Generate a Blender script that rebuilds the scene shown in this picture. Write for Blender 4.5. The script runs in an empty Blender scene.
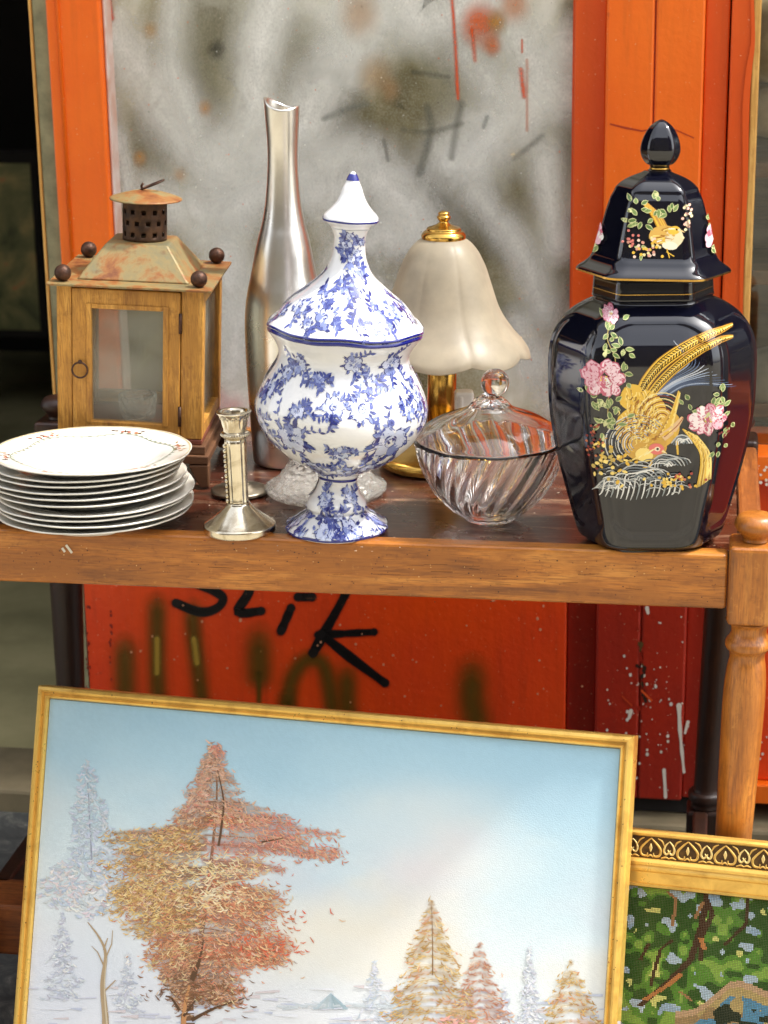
import bpy, math, random
import numpy as np
from math import sin, cos, pi, radians, sqrt, atan2, tan, exp, floor
from mathutils import Vector, Matrix, Euler
R_ = random.Random(7)
sc = bpy.context.scene
COL = sc.collection
# ------------------------------------------------------------------ camera maths
W, H, F = 768, 1024, 2040.0
TH, PS, RO = radians(17), radians(9.2), radians(.87)
FW = Vector((-sin(PS)*cos(TH), cos(PS)*cos(TH), -sin(TH)))
_r0 = Vector((cos(PS), sin(PS), 0)); _u0 = _r0.cross(FW)
CR = _r0*cos(RO) - _u0*sin(RO); CU = _u0*cos(RO) + _r0*sin(RO)
CAM = Vector((0.31274, -1.92774, 1.20587))
ZT = .575            # table top
GZ = -.04            # street level
def ray(px, py): return FW*F + CR*(px-W/2) - CU*(py-H/2)
def on_y(px, py, y):
    v = ray(px, py); return CAM + v*((y-CAM.y)/v.y)
def on_z(px, py, z):
    v = ray(px, py); return CAM + v*((z-CAM.z)/v.z)
def proj(p):
    v = Vector(p)-CAM; z = v.dot(FW); return W/2+F*v.dot(CR)/z, H/2-F*v.dot(CU)/z, z
def z_row(loc, py):
    """height above loc whose vertical line meets picture row py"""
    a, b = -.3, 1.2
    for _ in range(40):
        m = (a+b)/2
        if proj((loc.x, loc.y, loc.z+m))[1] > py: a = m
        else: b = m
    return a
def profile(loc, pts):
    """silhouette rows (row, half width in picture px) -> real (radius, height)"""
    out = []
    for py, hw in pts:
        z = z_row(loc, py); out.append((hw*proj((loc.x, loc.y, loc.z+z))[2]/F, z))
    return out
def face_cam(loc): return atan2(loc.x-CAM.x, -(loc.y-CAM.y)) * -1 * -1 * -1   # rotz so local -y looks at the viewer

# ------------------------------------------------------------------ colours, materials
def S(r, g, b, a=1.0):
    f = lambda c: (c/255)/12.92 if c/255 <= .04045 else (((c/255)+.055)/1.055)**2.4
    return (f(r), f(g), f(b), a)
class N:
    def __init__(s, name):
        s.m = bpy.data.materials.new(name); s.m.use_nodes = True
        s.t = s.m.node_tree; s.p = s.t.nodes['Principled BSDF']; s.out = s.t.nodes['Material Output']
    def n(s, typ, **kw):
        x = s.t.nodes.new(typ)
        for k, v in kw.items():
            if hasattr(x, k): setattr(x, k, v)
            else: x.inputs[k.replace('_', ' ')].default_value = v
        return x
    def l(s, a, b): s.t.links.new(a, b)
    def coords(s, scale=(1, 1, 1)):
        c = s.n('ShaderNodeTexCoord'); m = s.n('ShaderNodeMapping'); m.inputs['Scale'].default_value = scale
        s.l(c.outputs['Object'], m.inputs['Vector']); return m.outputs['Vector']
    def noise(s, vec, scale, detail=6, rough=.55, dist=0):
        x = s.n('ShaderNodeTexNoise'); x.inputs['Scale'].default_value = scale; x.inputs['Detail'].default_value = detail
        x.inputs['Roughness'].default_value = rough; x.inputs['Distortion'].default_value = dist
        s.l(vec, x.inputs['Vector']); return x.outputs['Fac']
    def ramp(s, fac, stops):
        r = s.n('ShaderNodeValToRGB'); e = r.color_ramp.elements
        while len(e) < len(stops): e.new(.5)
        for i, (p, c) in enumerate(stops): e[i].position = p; e[i].color = c
        s.l(fac, r.inputs['Fac']); return r.outputs['Color']
    def mix(s, fac, a, b, mode='MIX'):
        x = s.n('ShaderNodeMix', data_type='RGBA', blend_type=mode)
        for v, i in ((fac, 0), (a, 6), (b, 7)):
            if hasattr(v, 'links') or isinstance(v, bpy.types.NodeSocket): s.l(v, x.inputs[i])
            else: x.inputs[i].default_value = v
        return x.outputs[2]
    def bump(s, h, strength=.3, dist=.001):
        b = s.n('ShaderNodeBump'); b.inputs['Strength'].default_value = strength; b.inputs['Distance'].default_value = dist
        s.l(h, b.inputs['Height']); s.l(b.outputs['Normal'], s.p.inputs['Normal']); return b
    def set(s, **kw):
        for k, v in kw.items(): s.p.inputs[k.replace('_', ' ')].default_value = v
        return s
MATS = {}
BW = lambda v: (v, v, v, 1)
def plain(name, c, c2=None, rough=.5, metal=0., scale=30, bump=.15, bscale=120, coat=0., spec=.5, lo=.35, hi=.65, aniso=(1, 1, 1), rvar=.12):
    k = N(name); v = k.coords(aniso)
    n = k.noise(v, scale); col = k.ramp(n, [(lo, c), (hi, c2 or c)]); k.l(col, k.p.inputs['Base Color'])
    k.set(Metallic=metal, Coat_Weight=coat, Specular_IOR_Level=spec, Coat_Roughness=.05)
    rr = k.n('ShaderNodeMapRange'); rr.inputs['To Min'].default_value = max(0.02, rough-rvar); rr.inputs['To Max'].default_value = min(1, rough+rvar)
    k.l(n, rr.inputs['Value']); k.l(rr.outputs[0], k.p.inputs['Roughness'])
    if bump: k.bump(k.noise(v, bscale, 4), bump, .001)
    return k.m
def wood(name, dark, mid, light, axis=0, scale=1., rough=.45, wear=None, bump=.35, coat=0.):
    k = N(name); sc3 = [26*scale]*3; sc3[axis] = 2.2*scale
    v = k.coords(tuple(sc3)); n1 = k.noise(v, 1.0, 8, .6, 1.2)
    col = k.ramp(n1, [(.28, dark), (.5, mid), (.74, light)])
    s2 = [420*scale]*3; s2[axis] = 34*scale
    fine = k.noise(k.coords(tuple(s2)), 1., 3, .6)
    col = k.mix(k.ramp(fine, [(.45, BW(0)), (.62, BW(.55))]), col, dark)
    vv = k.coords(); blot = k.noise(vv, 14, 6, .6)
    col = k.mix(k.ramp(blot, [(.44, BW(0)), (.62, BW(.8))]), col, k.mix(.4, mid, dark))
    spots = k.noise(vv, 90, 6, .7); col = k.mix(k.ramp(spots, [(.56, BW(0)), (.72, BW(.6))]), col, dark); col = k.mix(k.ramp(spots, [(.28, BW(.45)), (.40, BW(0))]), col, light)
    if wear:
        ws = [60]*3; ws[axis] = 12; w = k.noise(k.coords(tuple(ws)), 1., 9, .75); col = k.mix(k.ramp(w, [(.53, BW(0)), (.68, BW(.7))]), col, wear)
    k.l(col, k.p.inputs['Base Color']); k.set(Coat_Weight=coat, Coat_Roughness=.2)
    rr = k.n('ShaderNodeMapRange'); rr.inputs['To Min'].default_value = rough-.15; rr.inputs['To Max'].default_value = rough+.2
    k.l(blot, rr.inputs['Value']); k.l(rr.outputs[0], k.p.inputs['Roughness'])
    k.bump(fine, bump, .0008); return k.m
def paint_mat(name, c, c2, worn=None, rough=.4):
    """thick brushed and sprayed oil paint on wood"""
    k = N(name); v = k.coords(); big = k.noise(v, 5, 5); col = k.ramp(big, [(.35, c), (.65, c2)])
    st = k.noise(k.coords((90, 90, 9)), 1., 4); col = k.mix(k.ramp(st, [(.45, BW(.0)), (.8, BW(.22))]), col, tuple(x*.62 for x in c2[:3])+(1,))
    spk = k.noise(v, 260, 2, .5); col = k.mix(k.ramp(spk, [(.70, BW(0)), (.74, BW(.55))]), col, S(235, 190, 150))
    if worn:
        w = k.noise(v, 24, 9, .72); col = k.mix(k.ramp(w, [(.66, BW(0)), (.71, BW(1))]), col, worn)
    k.l(col, k.p.inputs['Base Color'])
    rr = k.n('ShaderNodeMapRange'); rr.inputs['To Min'].default_value = rough-.1; rr.inputs['To Max'].default_value = rough+.2
    k.l(big, rr.inputs['Value']); k.l(rr.outputs[0], k.p.inputs['Roughness'])
    orange = k.noise(v, 120, 4, .6); k.l(k.mix(k.ramp(k.noise(k.coords((40, 40, 5)), 1., 6, .65), [(.56, BW(0)), (.72, BW(.30))]), col, tuple(x*.5 for x in c2[:3])+(1,)), k.p.inputs['Base Color']); k.bump(orange, .5, .0016); return k.m
def decal_mat(name, rough=.3, spec=.5, metal=0., coat=0., bump=0):
    k = N(name); a = k.n('ShaderNodeVertexColor', layer_name='Col')
    k.l(a.outputs['Color'], k.p.inputs['Base Color']); k.l(a.outputs['Alpha'], k.p.inputs['Alpha'])
    k.set(Roughness=rough, Specular_IOR_Level=spec, Metallic=metal, Coat_Weight=coat)
    if bump: k.bump(k.noise(k.coords(), 900, 4), bump, .0006)
    return k.m
def glass_mat(name, tint=(1, 1, 1, 1), rough=.0, ior=1.5):
    k = N(name); k.set(Base_Color=tint, Roughness=rough, IOR=ior, Transmission_Weight=1.0); return k.m

# ------------------------------------------------------------------ mesh builder
class MB:
    def __init__(s): s.v = []; s.f = []; s.c = []; s.sm = []; s.has = False
    def add(s, vs, fs, smooth=False, col=None):
        o = len(s.v); s.v += [tuple(p) for p in vs]
        if col is None: s.c += [(1, 1, 1, 1)]*len(vs)
        elif isinstance(col, list): s.c += col; s.has = True
        else: s.c += [col]*len(vs); s.has = True
        for f in fs: s.f.append(tuple(i+o for i in f)); s.sm.append(smooth)
        return s
    def box(s, x0, x1, y0, y1, z0, z1, M=None):
        vs = [Vector((x, y, z)) for z in (z0, z1) for y in (y0, y1) for x in (x0, x1)]
        if M is not None: vs = [M @ p for p in vs]
        return s.add(vs, [(0, 2, 3, 1), (4, 5, 7, 6), (0, 1, 5, 4), (2, 6, 7, 3), (0, 4, 6, 2), (1, 3, 7, 5)])
    def lathe(s, prof, seg=64, rf=None, M=None, closed=False, zf=None):
        vs, fs = [], []
        n = len(prof)
        for i, (r, z) in enumerate(prof):
            for j in range(seg):
                a = 2*pi*j/seg; k = rf(a, i, z) if rf else 1.
                zz = z+(zf(a, i, z) if zf else 0)
                vs.append(Vector((r*k*sin(a), -r*k*cos(a), zz)))
        for i in range(n if closed else n-1):
            ii = (i+1) % n
            for j in range(seg):
                k = (j+1) % seg; fs.append((i*seg+j, i*seg+k, ii*seg+k, ii*seg+j))
        if not closed:
            if prof[0][0] > 1e-5: fs.append(tuple(range(seg-1, -1, -1)))
            if prof[-1][0] > 1e-5: fs.append(tuple((n-1)*seg+j for j in range(seg)))
        if M is not None: vs = [M @ p for p in vs]
        return s.add(vs, fs, True)
    def tube(s, pts, r, seg=10, closed=False):
        pts = [Vector(p) for p in pts]; n = len(pts); vs, fs = [], []
        up = Vector((.13, .2, 1)).normalized()
        for i, p in enumerate(pts):
            a = pts[i-1] if (i or closed) else p; b = pts[(i+1) % n] if (i < n-1 or closed) else p
            t = (b-a).normalized(); u = t.cross(up)
            if u.length < .05: u = t.cross(Vector((1, 0, 0)))
            u.normalize(); w = u.cross(t); rr = r[i] if isinstance(r, (list, tuple)) else r
            for j in range(seg): vs.append(p+(u*cos(2*pi*j/seg)+w*sin(2*pi*j/seg))*rr)
        for i in range(n if closed else n-1):
            ii = (i+1) % n
            for j in range(seg): k = (j+1) % seg; fs.append((i*seg+j, i*seg+k, ii*seg+k, ii*seg+j))
        if not closed: fs += [tuple(range(seg-1, -1, -1)), tuple((n-1)*seg+j for j in range(seg))]
        return s.add(vs, fs, True)
    def ball(s, c, r, seg=24, sq=(1, 1, 1)):
        c = Vector(c); p = [(r*sin(pi*i/16), -r*cos(pi*i/16)) for i in range(17)]
        p[0] = (1e-6, -r); p[-1] = (1e-6, r)
        return s.lathe(p, seg, M=Matrix.Translation(c) @ Matrix.Diagonal((*sq, 1)))
    def build(s, name, mat, parent=None, bevel=0, seg=2, sub=0, solid=0):
        me = bpy.data.meshes.new(name); me.from_pydata(s.v, [], s.f); me.update()
        me.polygons.foreach_set('use_smooth', s.sm)
        if s.has:
            at = me.color_attributes.new('Col', 'FLOAT_COLOR', 'POINT')
            at.data.foreach_set('color', np.array(s.c, np.float32).ravel())
        if mat: me.materials.append(mat)
        o = bpy.data.objects.new(name, me); COL.objects.link(o)
        if parent: o.parent = parent
        if solid: m = o.modifiers.new('solid', 'SOLIDIFY'); m.thickness = solid; m.offset = -1
        if bevel: m = o.modifiers.new('bevel', 'BEVEL'); m.width = bevel; m.segments = seg; m.limit_method = 'ANGLE'; m.angle_limit = radians(40)
        if sub: m = o.modifiers.new('sub', 'SUBSURF'); m.levels = sub; m.render_levels = sub
        return o
def tag(o, label, cat, group=None):
    o['label'] = label; o['category'] = cat
    if group: o['group'] = group
    return o
def struct(o): o['kind'] = 'structure'; return o
def thing(name, label, cat, loc=(0, 0, 0), rz=0., group=None, rot=None):
    o = bpy.data.objects.new(name, None); COL.objects.link(o); o.empty_display_size = .05
    o.location = loc; o.rotation_euler = rot if rot else (0, 0, rz)
    return tag(o, label, cat, group)
def smooth_prof(p, n=6):
    """Catmull-Rom through (r, z) pairs"""
    out = []
    for i in range(len(p)-1):
        p0, p1, p2, p3 = p[max(i-1, 0)], p[i], p[i+1], p[min(i+2, len(p)-1)]
        for k in range(n):
            t = k/n
            out.append(tuple(.5*((2*p1[d])+(-p0[d]+p2[d])*t+(2*p0[d]-5*p1[d]+4*p2[d]-p3[d])*t*t+(-p0[d]+3*p1[d]-3*p2[d]+p3[d])*t**3) for d in (0, 1)))
    out.append(p[-1]); return [(max(r, 1e-6), z) for r, z in out]
def interp(x, xs, ys): return float(np.interp(x, xs, ys))
class Ink:
    """flat painted marks laid on a surface; fn(x, y, lift) -> point in the part's space"""
    def __init__(s, fn, base=.0002, step=2e-7, rnd=0.): s.fn = fn; s.mb = MB(); s.mb.has = True; s.o = base; s.step = step; s.base = base; s.rnd = rnd
    def lift(s):
        s.o += s.step
        return s.o + (R_.random()*s.rnd if s.rnd else 0)
    def blob(s, cx, cy, rx, ry=None, ang=0, col=(0, 0, 0, 1), n=12, soft=False, wob=0.):
        ry = rx if ry is None else ry; L = s.lift(); ca, sa = cos(ang), sin(ang)
        rings = (0, .5, 1) if not soft else (0, .35, .7, 1)
        vs = [s.fn(cx, cy, L)]; cs = [col]; fs = []
        al = {0: 1, .5: 1, 1: 1} if not soft else {0: 1, .35: .8, .7: .3, 1: 0}
        w = [1+R_.uniform(-wob, wob) for _ in range(n)]
        for k in rings[1:]:
            for j in range(n):
                a = 2*pi*j/n; x = rx*k*w[j]*cos(a); y = ry*k*w[j]*sin(a)
                vs.append(s.fn(cx+x*ca-y*sa, cy+x*sa+y*ca, L)); cs.append((*col[:3], col[3]*al[k]))
        for j in range(n): fs.append((0, 1+j, 1+(j+1) % n))
        for r in range(len(rings)-2):
            for j in range(n): k = (j+1) % n; fs.append((1+r*n+j, 1+(r+1)*n+j, 1+(r+1)*n+k, 1+r*n+k))
        s.mb.add(vs, fs, True, cs)
    def stroke(s, pts, w, col, soft=False, ridge=0., col2=None, sub=0, cap=None):
        cap = soft if cap is None else cap
        L = s.lift(); n = len(pts)
        if sub:
            q = []
            for i in range(n-1):
                p0, p1, p2, p3 = pts[max(i-1, 0)], pts[i], pts[i+1], pts[min(i+2, n-1)]
                for k in range(sub):
                    t = k/sub
                    q.append(tuple(.5*((2*p1[d])+(-p0[d]+p2[d])*t+(2*p0[d]-5*p1[d]+4*p2[d]-p3[d])*t*t+(-p0[d]+3*p1[d]-3*p2[d]+p3[d])*t**3) for d in (0, 1)))
            q.append(tuple(pts[-1])); pts = q
            if isinstance(w, (list, tuple)): w = [interp(i/(len(pts)-1), np.linspace(0, 1, len(w)), w) for i in range(len(pts))]
            n = len(pts)
        if isinstance(w, (list, tuple)) and len(w) != n: w = [interp(i/(n-1), np.linspace(0, 1, len(w)), w) for i in range(n)]
        if cap:
            ws = list(w) if isinstance(w, (list, tuple)) else [w]*n; pts = list(pts)
            def end(p, q, wd):
                dx, dy = p[0]-q[0], p[1]-q[1]; d = sqrt(dx*dx+dy*dy) or 1; return [((p[0]+dx/d*wd/2*sin(t), p[1]+dy/d*wd/2*sin(t)), wd*max(.02, cos(t))) for t in (.4, .8, 1.15, 1.45)]
            e0, e1 = end(pts[0], pts[1], ws[0]), end(pts[-1], pts[-2], ws[-1])
            pts = [p for p, _ in e0[::-1]]+pts+[p for p, _ in e1]; w = [q for _, q in e0[::-1]]+ws+[q for _, q in e1]; n = len(pts)
        offs = (-1, 1) if not (soft or ridge) else ((-1, -.72, -.4, 0, .4, .72, 1) if soft else (-1, 0, 1))
        vs, cs, fs = [], [], []
        for i, (x, y) in enumerate(pts):
            a = pts[max(i-1, 0)]; b = pts[min(i+1, n-1)]; dx, dy = b[0]-a[0], b[1]-a[1]; d = sqrt(dx*dx+dy*dy) or 1
            ww = (w[i] if isinstance(w, (list, tuple)) else w)/2; c = col
            if col2: t = i/(n-1); c = tuple(col[k]*(1-t)+col2[k]*t for k in range(4))
            for k in offs:
                vs.append(s.fn(x-dy/d*ww*k, y+dx/d*ww*k, L+(ridge if k == 0 else 0)))
                e = 1.
                if soft: e = {1: 0, .72: .22, .4: .68, 0: 1}[abs(k)]*(0 if i in (0, n-1) else .25 if i in (1, n-2) else .6 if i in (2, n-3) else 1)
                cs.append((*c[:3], c[3]*e))
        m = len(offs)
        for i in range(n-1):
            for k in range(m-1): fs.append((i*m+k, i*m+k+1, (i+1)*m+k+1, (i+1)*m+k))
        s.mb.add(vs, fs, True, cs)
    def leaf(s, x, y, ang, ln, wd, col, edge=None):
        p = [(x+ln*t*cos(ang), y+ln*t*sin(ang)) for t in (0, .25, .5, .75, 1)]
        if edge: s.stroke(p, [.3*wd, 1.25*wd, 1.45*wd, 1.0*wd, .15*wd], edge)
        s.stroke(p, [.05*wd, .85*wd, wd, .6*wd, 0.02*wd], col)
    def build(s, name, mat, parent): return s.mb.build(name, mat, parent)
def jit(c, d):
    k = 1+R_.uniform(-d, d); return (min(1, c[0]*k*(1+R_.uniform(-d, d)*.5)), min(1, c[1]*k), min(1, c[2]*k*(1+R_.uniform(-d, d)*.5)), c[3])

# ------------------------------------------------------------------ materials used
m_orange = paint_mat('orange_paint', S(232, 98, 6), S(240, 112, 12), S(190, 76, 18))
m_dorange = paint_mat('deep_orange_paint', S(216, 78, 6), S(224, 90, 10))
m_red = paint_mat('red_orange_paint', S(236, 74, 6), S(226, 62, 6), S(170, 48, 14))
m_shadered = paint_mat('shaded_red_paint', S(166, 36, 10), S(150, 30, 8))  # red paint, with the shade under the table darkened into its colour
m_olive = plain('bare_trim', S(150, 146, 112), S(118, 116, 88), rough=.7, scale=40)
m_rawwood = wood('raw_wood', S(176, 120, 52), S(216, 164, 84), S(236, 194, 116), axis=2, rough=.6)
m_table = wood('worn_oak', S(108, 58, 16), S(182, 110, 36), S(216, 150, 68), axis=0, scale=1.2, rough=.38, coat=.25)
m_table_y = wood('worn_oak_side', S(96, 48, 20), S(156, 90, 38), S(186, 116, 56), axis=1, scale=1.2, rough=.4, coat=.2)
m_table_z = wood('worn_oak_leg', S(108, 58, 16), S(182, 110, 36), S(216, 150, 68), axis=2, scale=1.2, rough=.36, coat=.25)
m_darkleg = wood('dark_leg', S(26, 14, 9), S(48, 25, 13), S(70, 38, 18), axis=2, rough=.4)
m_top = wood('worn_table_top', S(42, 19, 12), S(78, 37, 23), S(124, 70, 46), axis=0, scale=.7, rough=.26, wear=S(170, 136, 108), coat=.5)
m_lwood = wood('lantern_wood', S(118, 72, 20), S(192, 136, 52), S(222, 170, 84), axis=2, scale=2.0, rough=.55)
m_lwood_x = wood('lantern_wood_rail', S(118, 72, 20), S(192, 136, 52), S(222, 170, 84), axis=0, scale=2.0, rough=.55)
m_lbase = wood('lantern_base_wood', S(62, 36, 18), S(104, 66, 36), S(140, 98, 60), axis=0, scale=2.0, rough=.6)
m_iron = plain('dark_iron', S(52, 36, 28), S(88, 58, 42), rough=.5, metal=.6, scale=160, bump=.4, bscale=500)
def rust_mat():
    k = N('rusty_tin'); v = k.coords(); n = k.noise(v, 22, 9, .68, .4); n2 = k.noise(v, 120, 5)
    c = k.ramp(n, [(.37, S(104, 54, 20)), (.45, S(138, 88, 40)), (.52, S(136, 118, 76)), (.68, S(114, 112, 88))])
    c = k.mix(k.ramp(n2, [(.55, BW(0)), (.7, BW(.5))]), c, S(110, 58, 24)); k.l(c, k.p.inputs['Base Color'])
    k.l(k.ramp(n, [(.4, BW(0)), (.6, BW(.35))]), k.p.inputs['Metallic']); k.set(Roughness=.55); k.bump(n2, .3); return k.m
m_rust = rust_mat()
m_pane = glass_mat('clear_pane', (.93, .96, .93, 1), .02, 1.45)
def dusty():
    k = N('dusty_pane'); n = k.noise(k.coords(), 16, 6, .6); g_ = k.n('ShaderNodeBsdfTransparent'); g_.inputs['Color'].default_value = (.9, .92, .9, 1); mx = k.n('ShaderNodeMixShader'); k.set(Base_Color=S(170, 166, 150), Roughness=.25)
    r = k.n('ShaderNodeMapRange'); r.inputs['From Min'].default_value = .3; r.inputs['From Max'].default_value = .7; r.inputs['To Min'].default_value = .10; r.inputs['To Max'].default_value = .36; k.l(n, r.inputs['Value']); k.l(r.outputs[0], mx.inputs[0])
    k.l(g_.outputs[0], mx.inputs[1]); k.l(k.p.outputs[0], mx.inputs[2]); k.l(mx.outputs[0], k.out.inputs['Surface']); return k.m
m_dusty = dusty()
m_crystal = glass_mat('crystal', (1, 1, 1, 1), 0., 1.52)
def pressed():
    k = N('pressed_glass'); k.set(Base_Color=(.98, .96, .9, 1), Roughness=.12, IOR=1.48, Transmission_Weight=.85); v = k.coords(); x = k.n('ShaderNodeTexVoronoi'); x.inputs['Scale'].default_value = 170; k.l(v, x.inputs['Vector']); k.bump(x.outputs['Distance'], 1., .003); return k.m
m_pressed = pressed()
def silver_mat(name, c, rough, tarn, ts=26, amt=.6):
    k = N(name); v = k.coords(); n = k.noise(v, ts, 8, .65, .6)
    k.l(k.mix(k.ramp(n, [(.48, BW(0)), (.72, BW(amt))]), c, tarn), k.p.inputs['Base Color'])
    rr = k.n('ShaderNodeMapRange'); rr.inputs['To Min'].default_value = rough; rr.inputs['To Max'].default_value = rough+.2
    k.l(n, rr.inputs['Value']); k.l(rr.outputs[0], k.p.inputs['Roughness']); k.set(Metallic=1.); k.bump(k.noise(v, 240, 3), .06); return k.m
m_steel = silver_mat('polished_steel', S(232, 228, 220), .19, S(188, 180, 168), 9, .5)
m_silver = silver_mat('tarnished_silver', S(226, 216, 194), .08, S(132, 108, 70), 46, .7)
m_brass = silver_mat('brass', S(212, 168, 84), .12, S(150, 106, 40), 30, .5)
m_disc = silver_mat('grey_metal', S(150, 142, 126), .3, S(96, 86, 72), 40, .7)
def china(name, c, c2):
    k = N(name); n = k.noise(k.coords(), 18, 5); k.l(k.ramp(n, [(.4, c), (.7, c2)]), k.p.inputs['Base Color'])
    k.set(Roughness=.16, Coat_Weight=.5, Coat_Roughness=.04); return k.m
m_china = china('white_china', S(226, 223, 214), S(214, 211, 202))
m_bluechina = china('glazed_white', S(232, 232, 232), S(222, 224, 228))
m_black = N('black_glaze').set(Base_Color=S(9, 10, 22), Roughness=.07, Coat_Weight=.15, Coat_Roughness=.02, Specular_IOR_Level=.72).m
m_decal = decal_mat('enamel_decor', .25)
m_blue = decal_mat('blue_transfer', .14, coat=.5)
m_spray = decal_mat('spray_paint', .45)
def wispy():
    k = N('lime_smears'); a = k.n('ShaderNodeVertexColor', layer_name='Col'); v = k.coords((1, 1, .7)); n = k.noise(v, 26, 9, .66, .6); f = k.noise(v, 380, 3, .6)
    m1 = k.n('ShaderNodeMath', operation='MULTIPLY'); m2 = k.n('ShaderNodeMath', operation='MULTIPLY')
    k.l(a.outputs['Alpha'], m1.inputs[0]); k.l(k.ramp(n, [(.30, BW(.5)), (.58, BW(1))]), m1.inputs[1]); k.l(m1.outputs[0], m2.inputs[0]); k.l(k.ramp(f, [(.35, BW(.75)), (.6, BW(1))]), m2.inputs[1])
    k.l(a.outputs['Color'], k.p.inputs['Base Color']); k.l(m2.outputs[0], k.p.inputs['Alpha']); k.set(Roughness=.6, Specular_IOR_Level=.2, Coat_Weight=.7, Coat_Roughness=.04); return k.m
m_wisp = wispy()
m_oil = decal_mat('oil_paint', .42, spec=.4, bump=.5)
m_wool = decal_mat('wool_stitches', .9, spec=.1, bump=.8)
m_gild = silver_mat('gilded_wood', S(240, 196, 100), .2, S(178, 126, 50), 30, .6)
m_gild.node_tree.nodes['Principled BSDF'].inputs['Metallic'].default_value = .45
m_giltdark = plain('gilt_dark_ground', S(92, 64, 24), S(62, 42, 16), rough=.5, metal=.3, scale=200)
m_frost = None
def frosted():
    k = N('frosted_glass'); v = k.coords(); n = k.noise(v, 30, 5); c = k.ramp(n, [(.4, S(190, 180, 160)), (.65, S(206, 196, 174))]); k.l(c, k.p.inputs['Base Color'])
    k.set(Roughness=.38, Specular_IOR_Level=.5); t = k.n('ShaderNodeBsdfTranslucent'); k.l(c, t.inputs['Color']); g_ = k.n('ShaderNodeBsdfTransparent'); g_.inputs['Color'].default_value = (.95, .9, .82, 1)
    a = k.n('ShaderNodeMixShader'); a.inputs[0].default_value = .5; k.l(k.p.outputs[0], a.inputs[1]); k.l(t.outputs[0], a.inputs[2]); b = k.n('ShaderNodeMixShader'); b.inputs[0].default_value = .14; k.l(a.outputs[0], b.inputs[1]); k.l(g_.outputs[0], b.inputs[2]); k.l(b.outputs[0], k.out.inputs['Surface']); return k.m
m_frost = frosted()
m_stone = plain('paving_stone', S(112, 104, 84), S(84, 78, 62), rough=.8, scale=9, bump=.5, bscale=60)
m_slab = plain('door_slab', S(140, 126, 96), S(100, 90, 66), rough=.75, scale=7, bump=.5, bscale=90)
m_floor = plain('shop_floor', S(176, 166, 122), S(136, 130, 92), rough=.6, scale=5, bump=.3, bscale=50)
def marble():
    k = N('dark_pavement'); v = k.coords(); n = k.noise(v, 22, 9, .7, .8)
    k.l(k.ramp(n, [(.3, S(40, 42, 42)), (.52, S(64, 66, 64)), (.62, S(92, 92, 86)), (.68, S(150, 150, 142))]), k.p.inputs['Base Color'])
    k.set(Roughness=.7); k.bump(n, .4, .004); return k.m
m_marble = marble()
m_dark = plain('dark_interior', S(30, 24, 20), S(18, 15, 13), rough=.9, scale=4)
m_plaster = plain('street_plaster', S(150, 138, 118), S(126, 116, 98), rough=.85, scale=6, bump=.4)
m_white = plain('white_plastic', S(235, 232, 225), S(222, 218, 210), rough=.35, scale=40, bump=0)

# ------------------------------------------------------------------ street and shop front
FY = .62                                  # plane of the shop front
g = MB().add([(-60, -60, GZ), (60, -60, GZ), (60, 60, GZ), (-60, 60, GZ)], [(0, 1, 2, 3)]).build('pavement', m_marble); struct(g)
sl = MB().box(-6, 6, FY-.02, FY+.13, GZ-.05, -.006).build('door_step', m_slab, bevel=.006); struct(sl)
fl = MB().box(-1.9, -.50, FY+.131, 3.4, GZ-.05, -.010).build('shop_floor', m_floor); struct(fl)
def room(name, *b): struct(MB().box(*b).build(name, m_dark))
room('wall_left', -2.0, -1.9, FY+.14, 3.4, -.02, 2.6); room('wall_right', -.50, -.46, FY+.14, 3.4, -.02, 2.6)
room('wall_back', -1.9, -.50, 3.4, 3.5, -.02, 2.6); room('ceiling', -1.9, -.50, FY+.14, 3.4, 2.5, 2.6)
rd = MB().add([(-40, -30, GZ+.004), (40, -30, GZ+.004), (40, -.24, GZ+.004), (-40, -.24, GZ+.004)], [(0, 1, 2, 3)]).build('street', plain('street_setts', S(172, 164, 144), S(140, 134, 116), rough=.8, scale=3, bump=.5, bscale=30)); struct(rd)
for x0, x1, hh_, c1, c2, lb in ((-16, -5.2, 8.5, S(96, 84, 68), S(80, 70, 56), 'brown plastered house across the street, left of the pale one'), (-5, 3.4, 7.0, S(104, 96, 82), S(88, 82, 70), 'pale plastered house across the street from the shop'), (3.6, 15, 9.0, S(88, 64, 50), S(74, 52, 42), 'tall red brown house across the street on the right')):
    hs = thing('street_house', lb, 'house', ((x0+x1)/2, -11, GZ), 0, 'houses across the street'); hwid = (x1-x0)/2
    MB().box(-hwid, hwid, -5, 0, 0, hh_).build('wall', plain('house_plaster', c1, c2, rough=.9, scale=2), hs)
    MB().box(-hwid, hwid, -5, .25, hh_+.005, hh_+.3).build('cornice', m_stone, hs)
    for fl_ in range(int(hh_/3)):
        for k_ in range(int(hwid*2/2.2)):
            xx = -hwid+1.1+k_*2.2; wf = MB().box(xx-.55, xx+.55, .002, .06, 1.0+fl_*2.9, 2.5+fl_*2.9).build('window', m_olive, hs); MB().box(xx-.47, xx+.47, .061, .066, 1.08+fl_*2.9, 2.42+fl_*2.9).build('pane', m_black, wf)
front = thing('shop_front', 'orange painted wooden shop front with a whitewashed window behind the table', 'shop front', (0, FY, 0))
def part(name, mat, *b, bevel=.002, parent=front): return MB().box(*b).build(name, mat, parent, bevel=bevel)
ZH = 2.35
part('trim', m_olive, -.545, -.5235, .012, .14, -.004, ZH)
part('edge_bead', m_rawwood, -.549, -.5452, .010, .10, -.004, ZH, bevel=.001)
jb = MB().box(-.523, -.453, 0, .14, .490, ZH).build('jamb', m_orange, front, bevel=.003)
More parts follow.
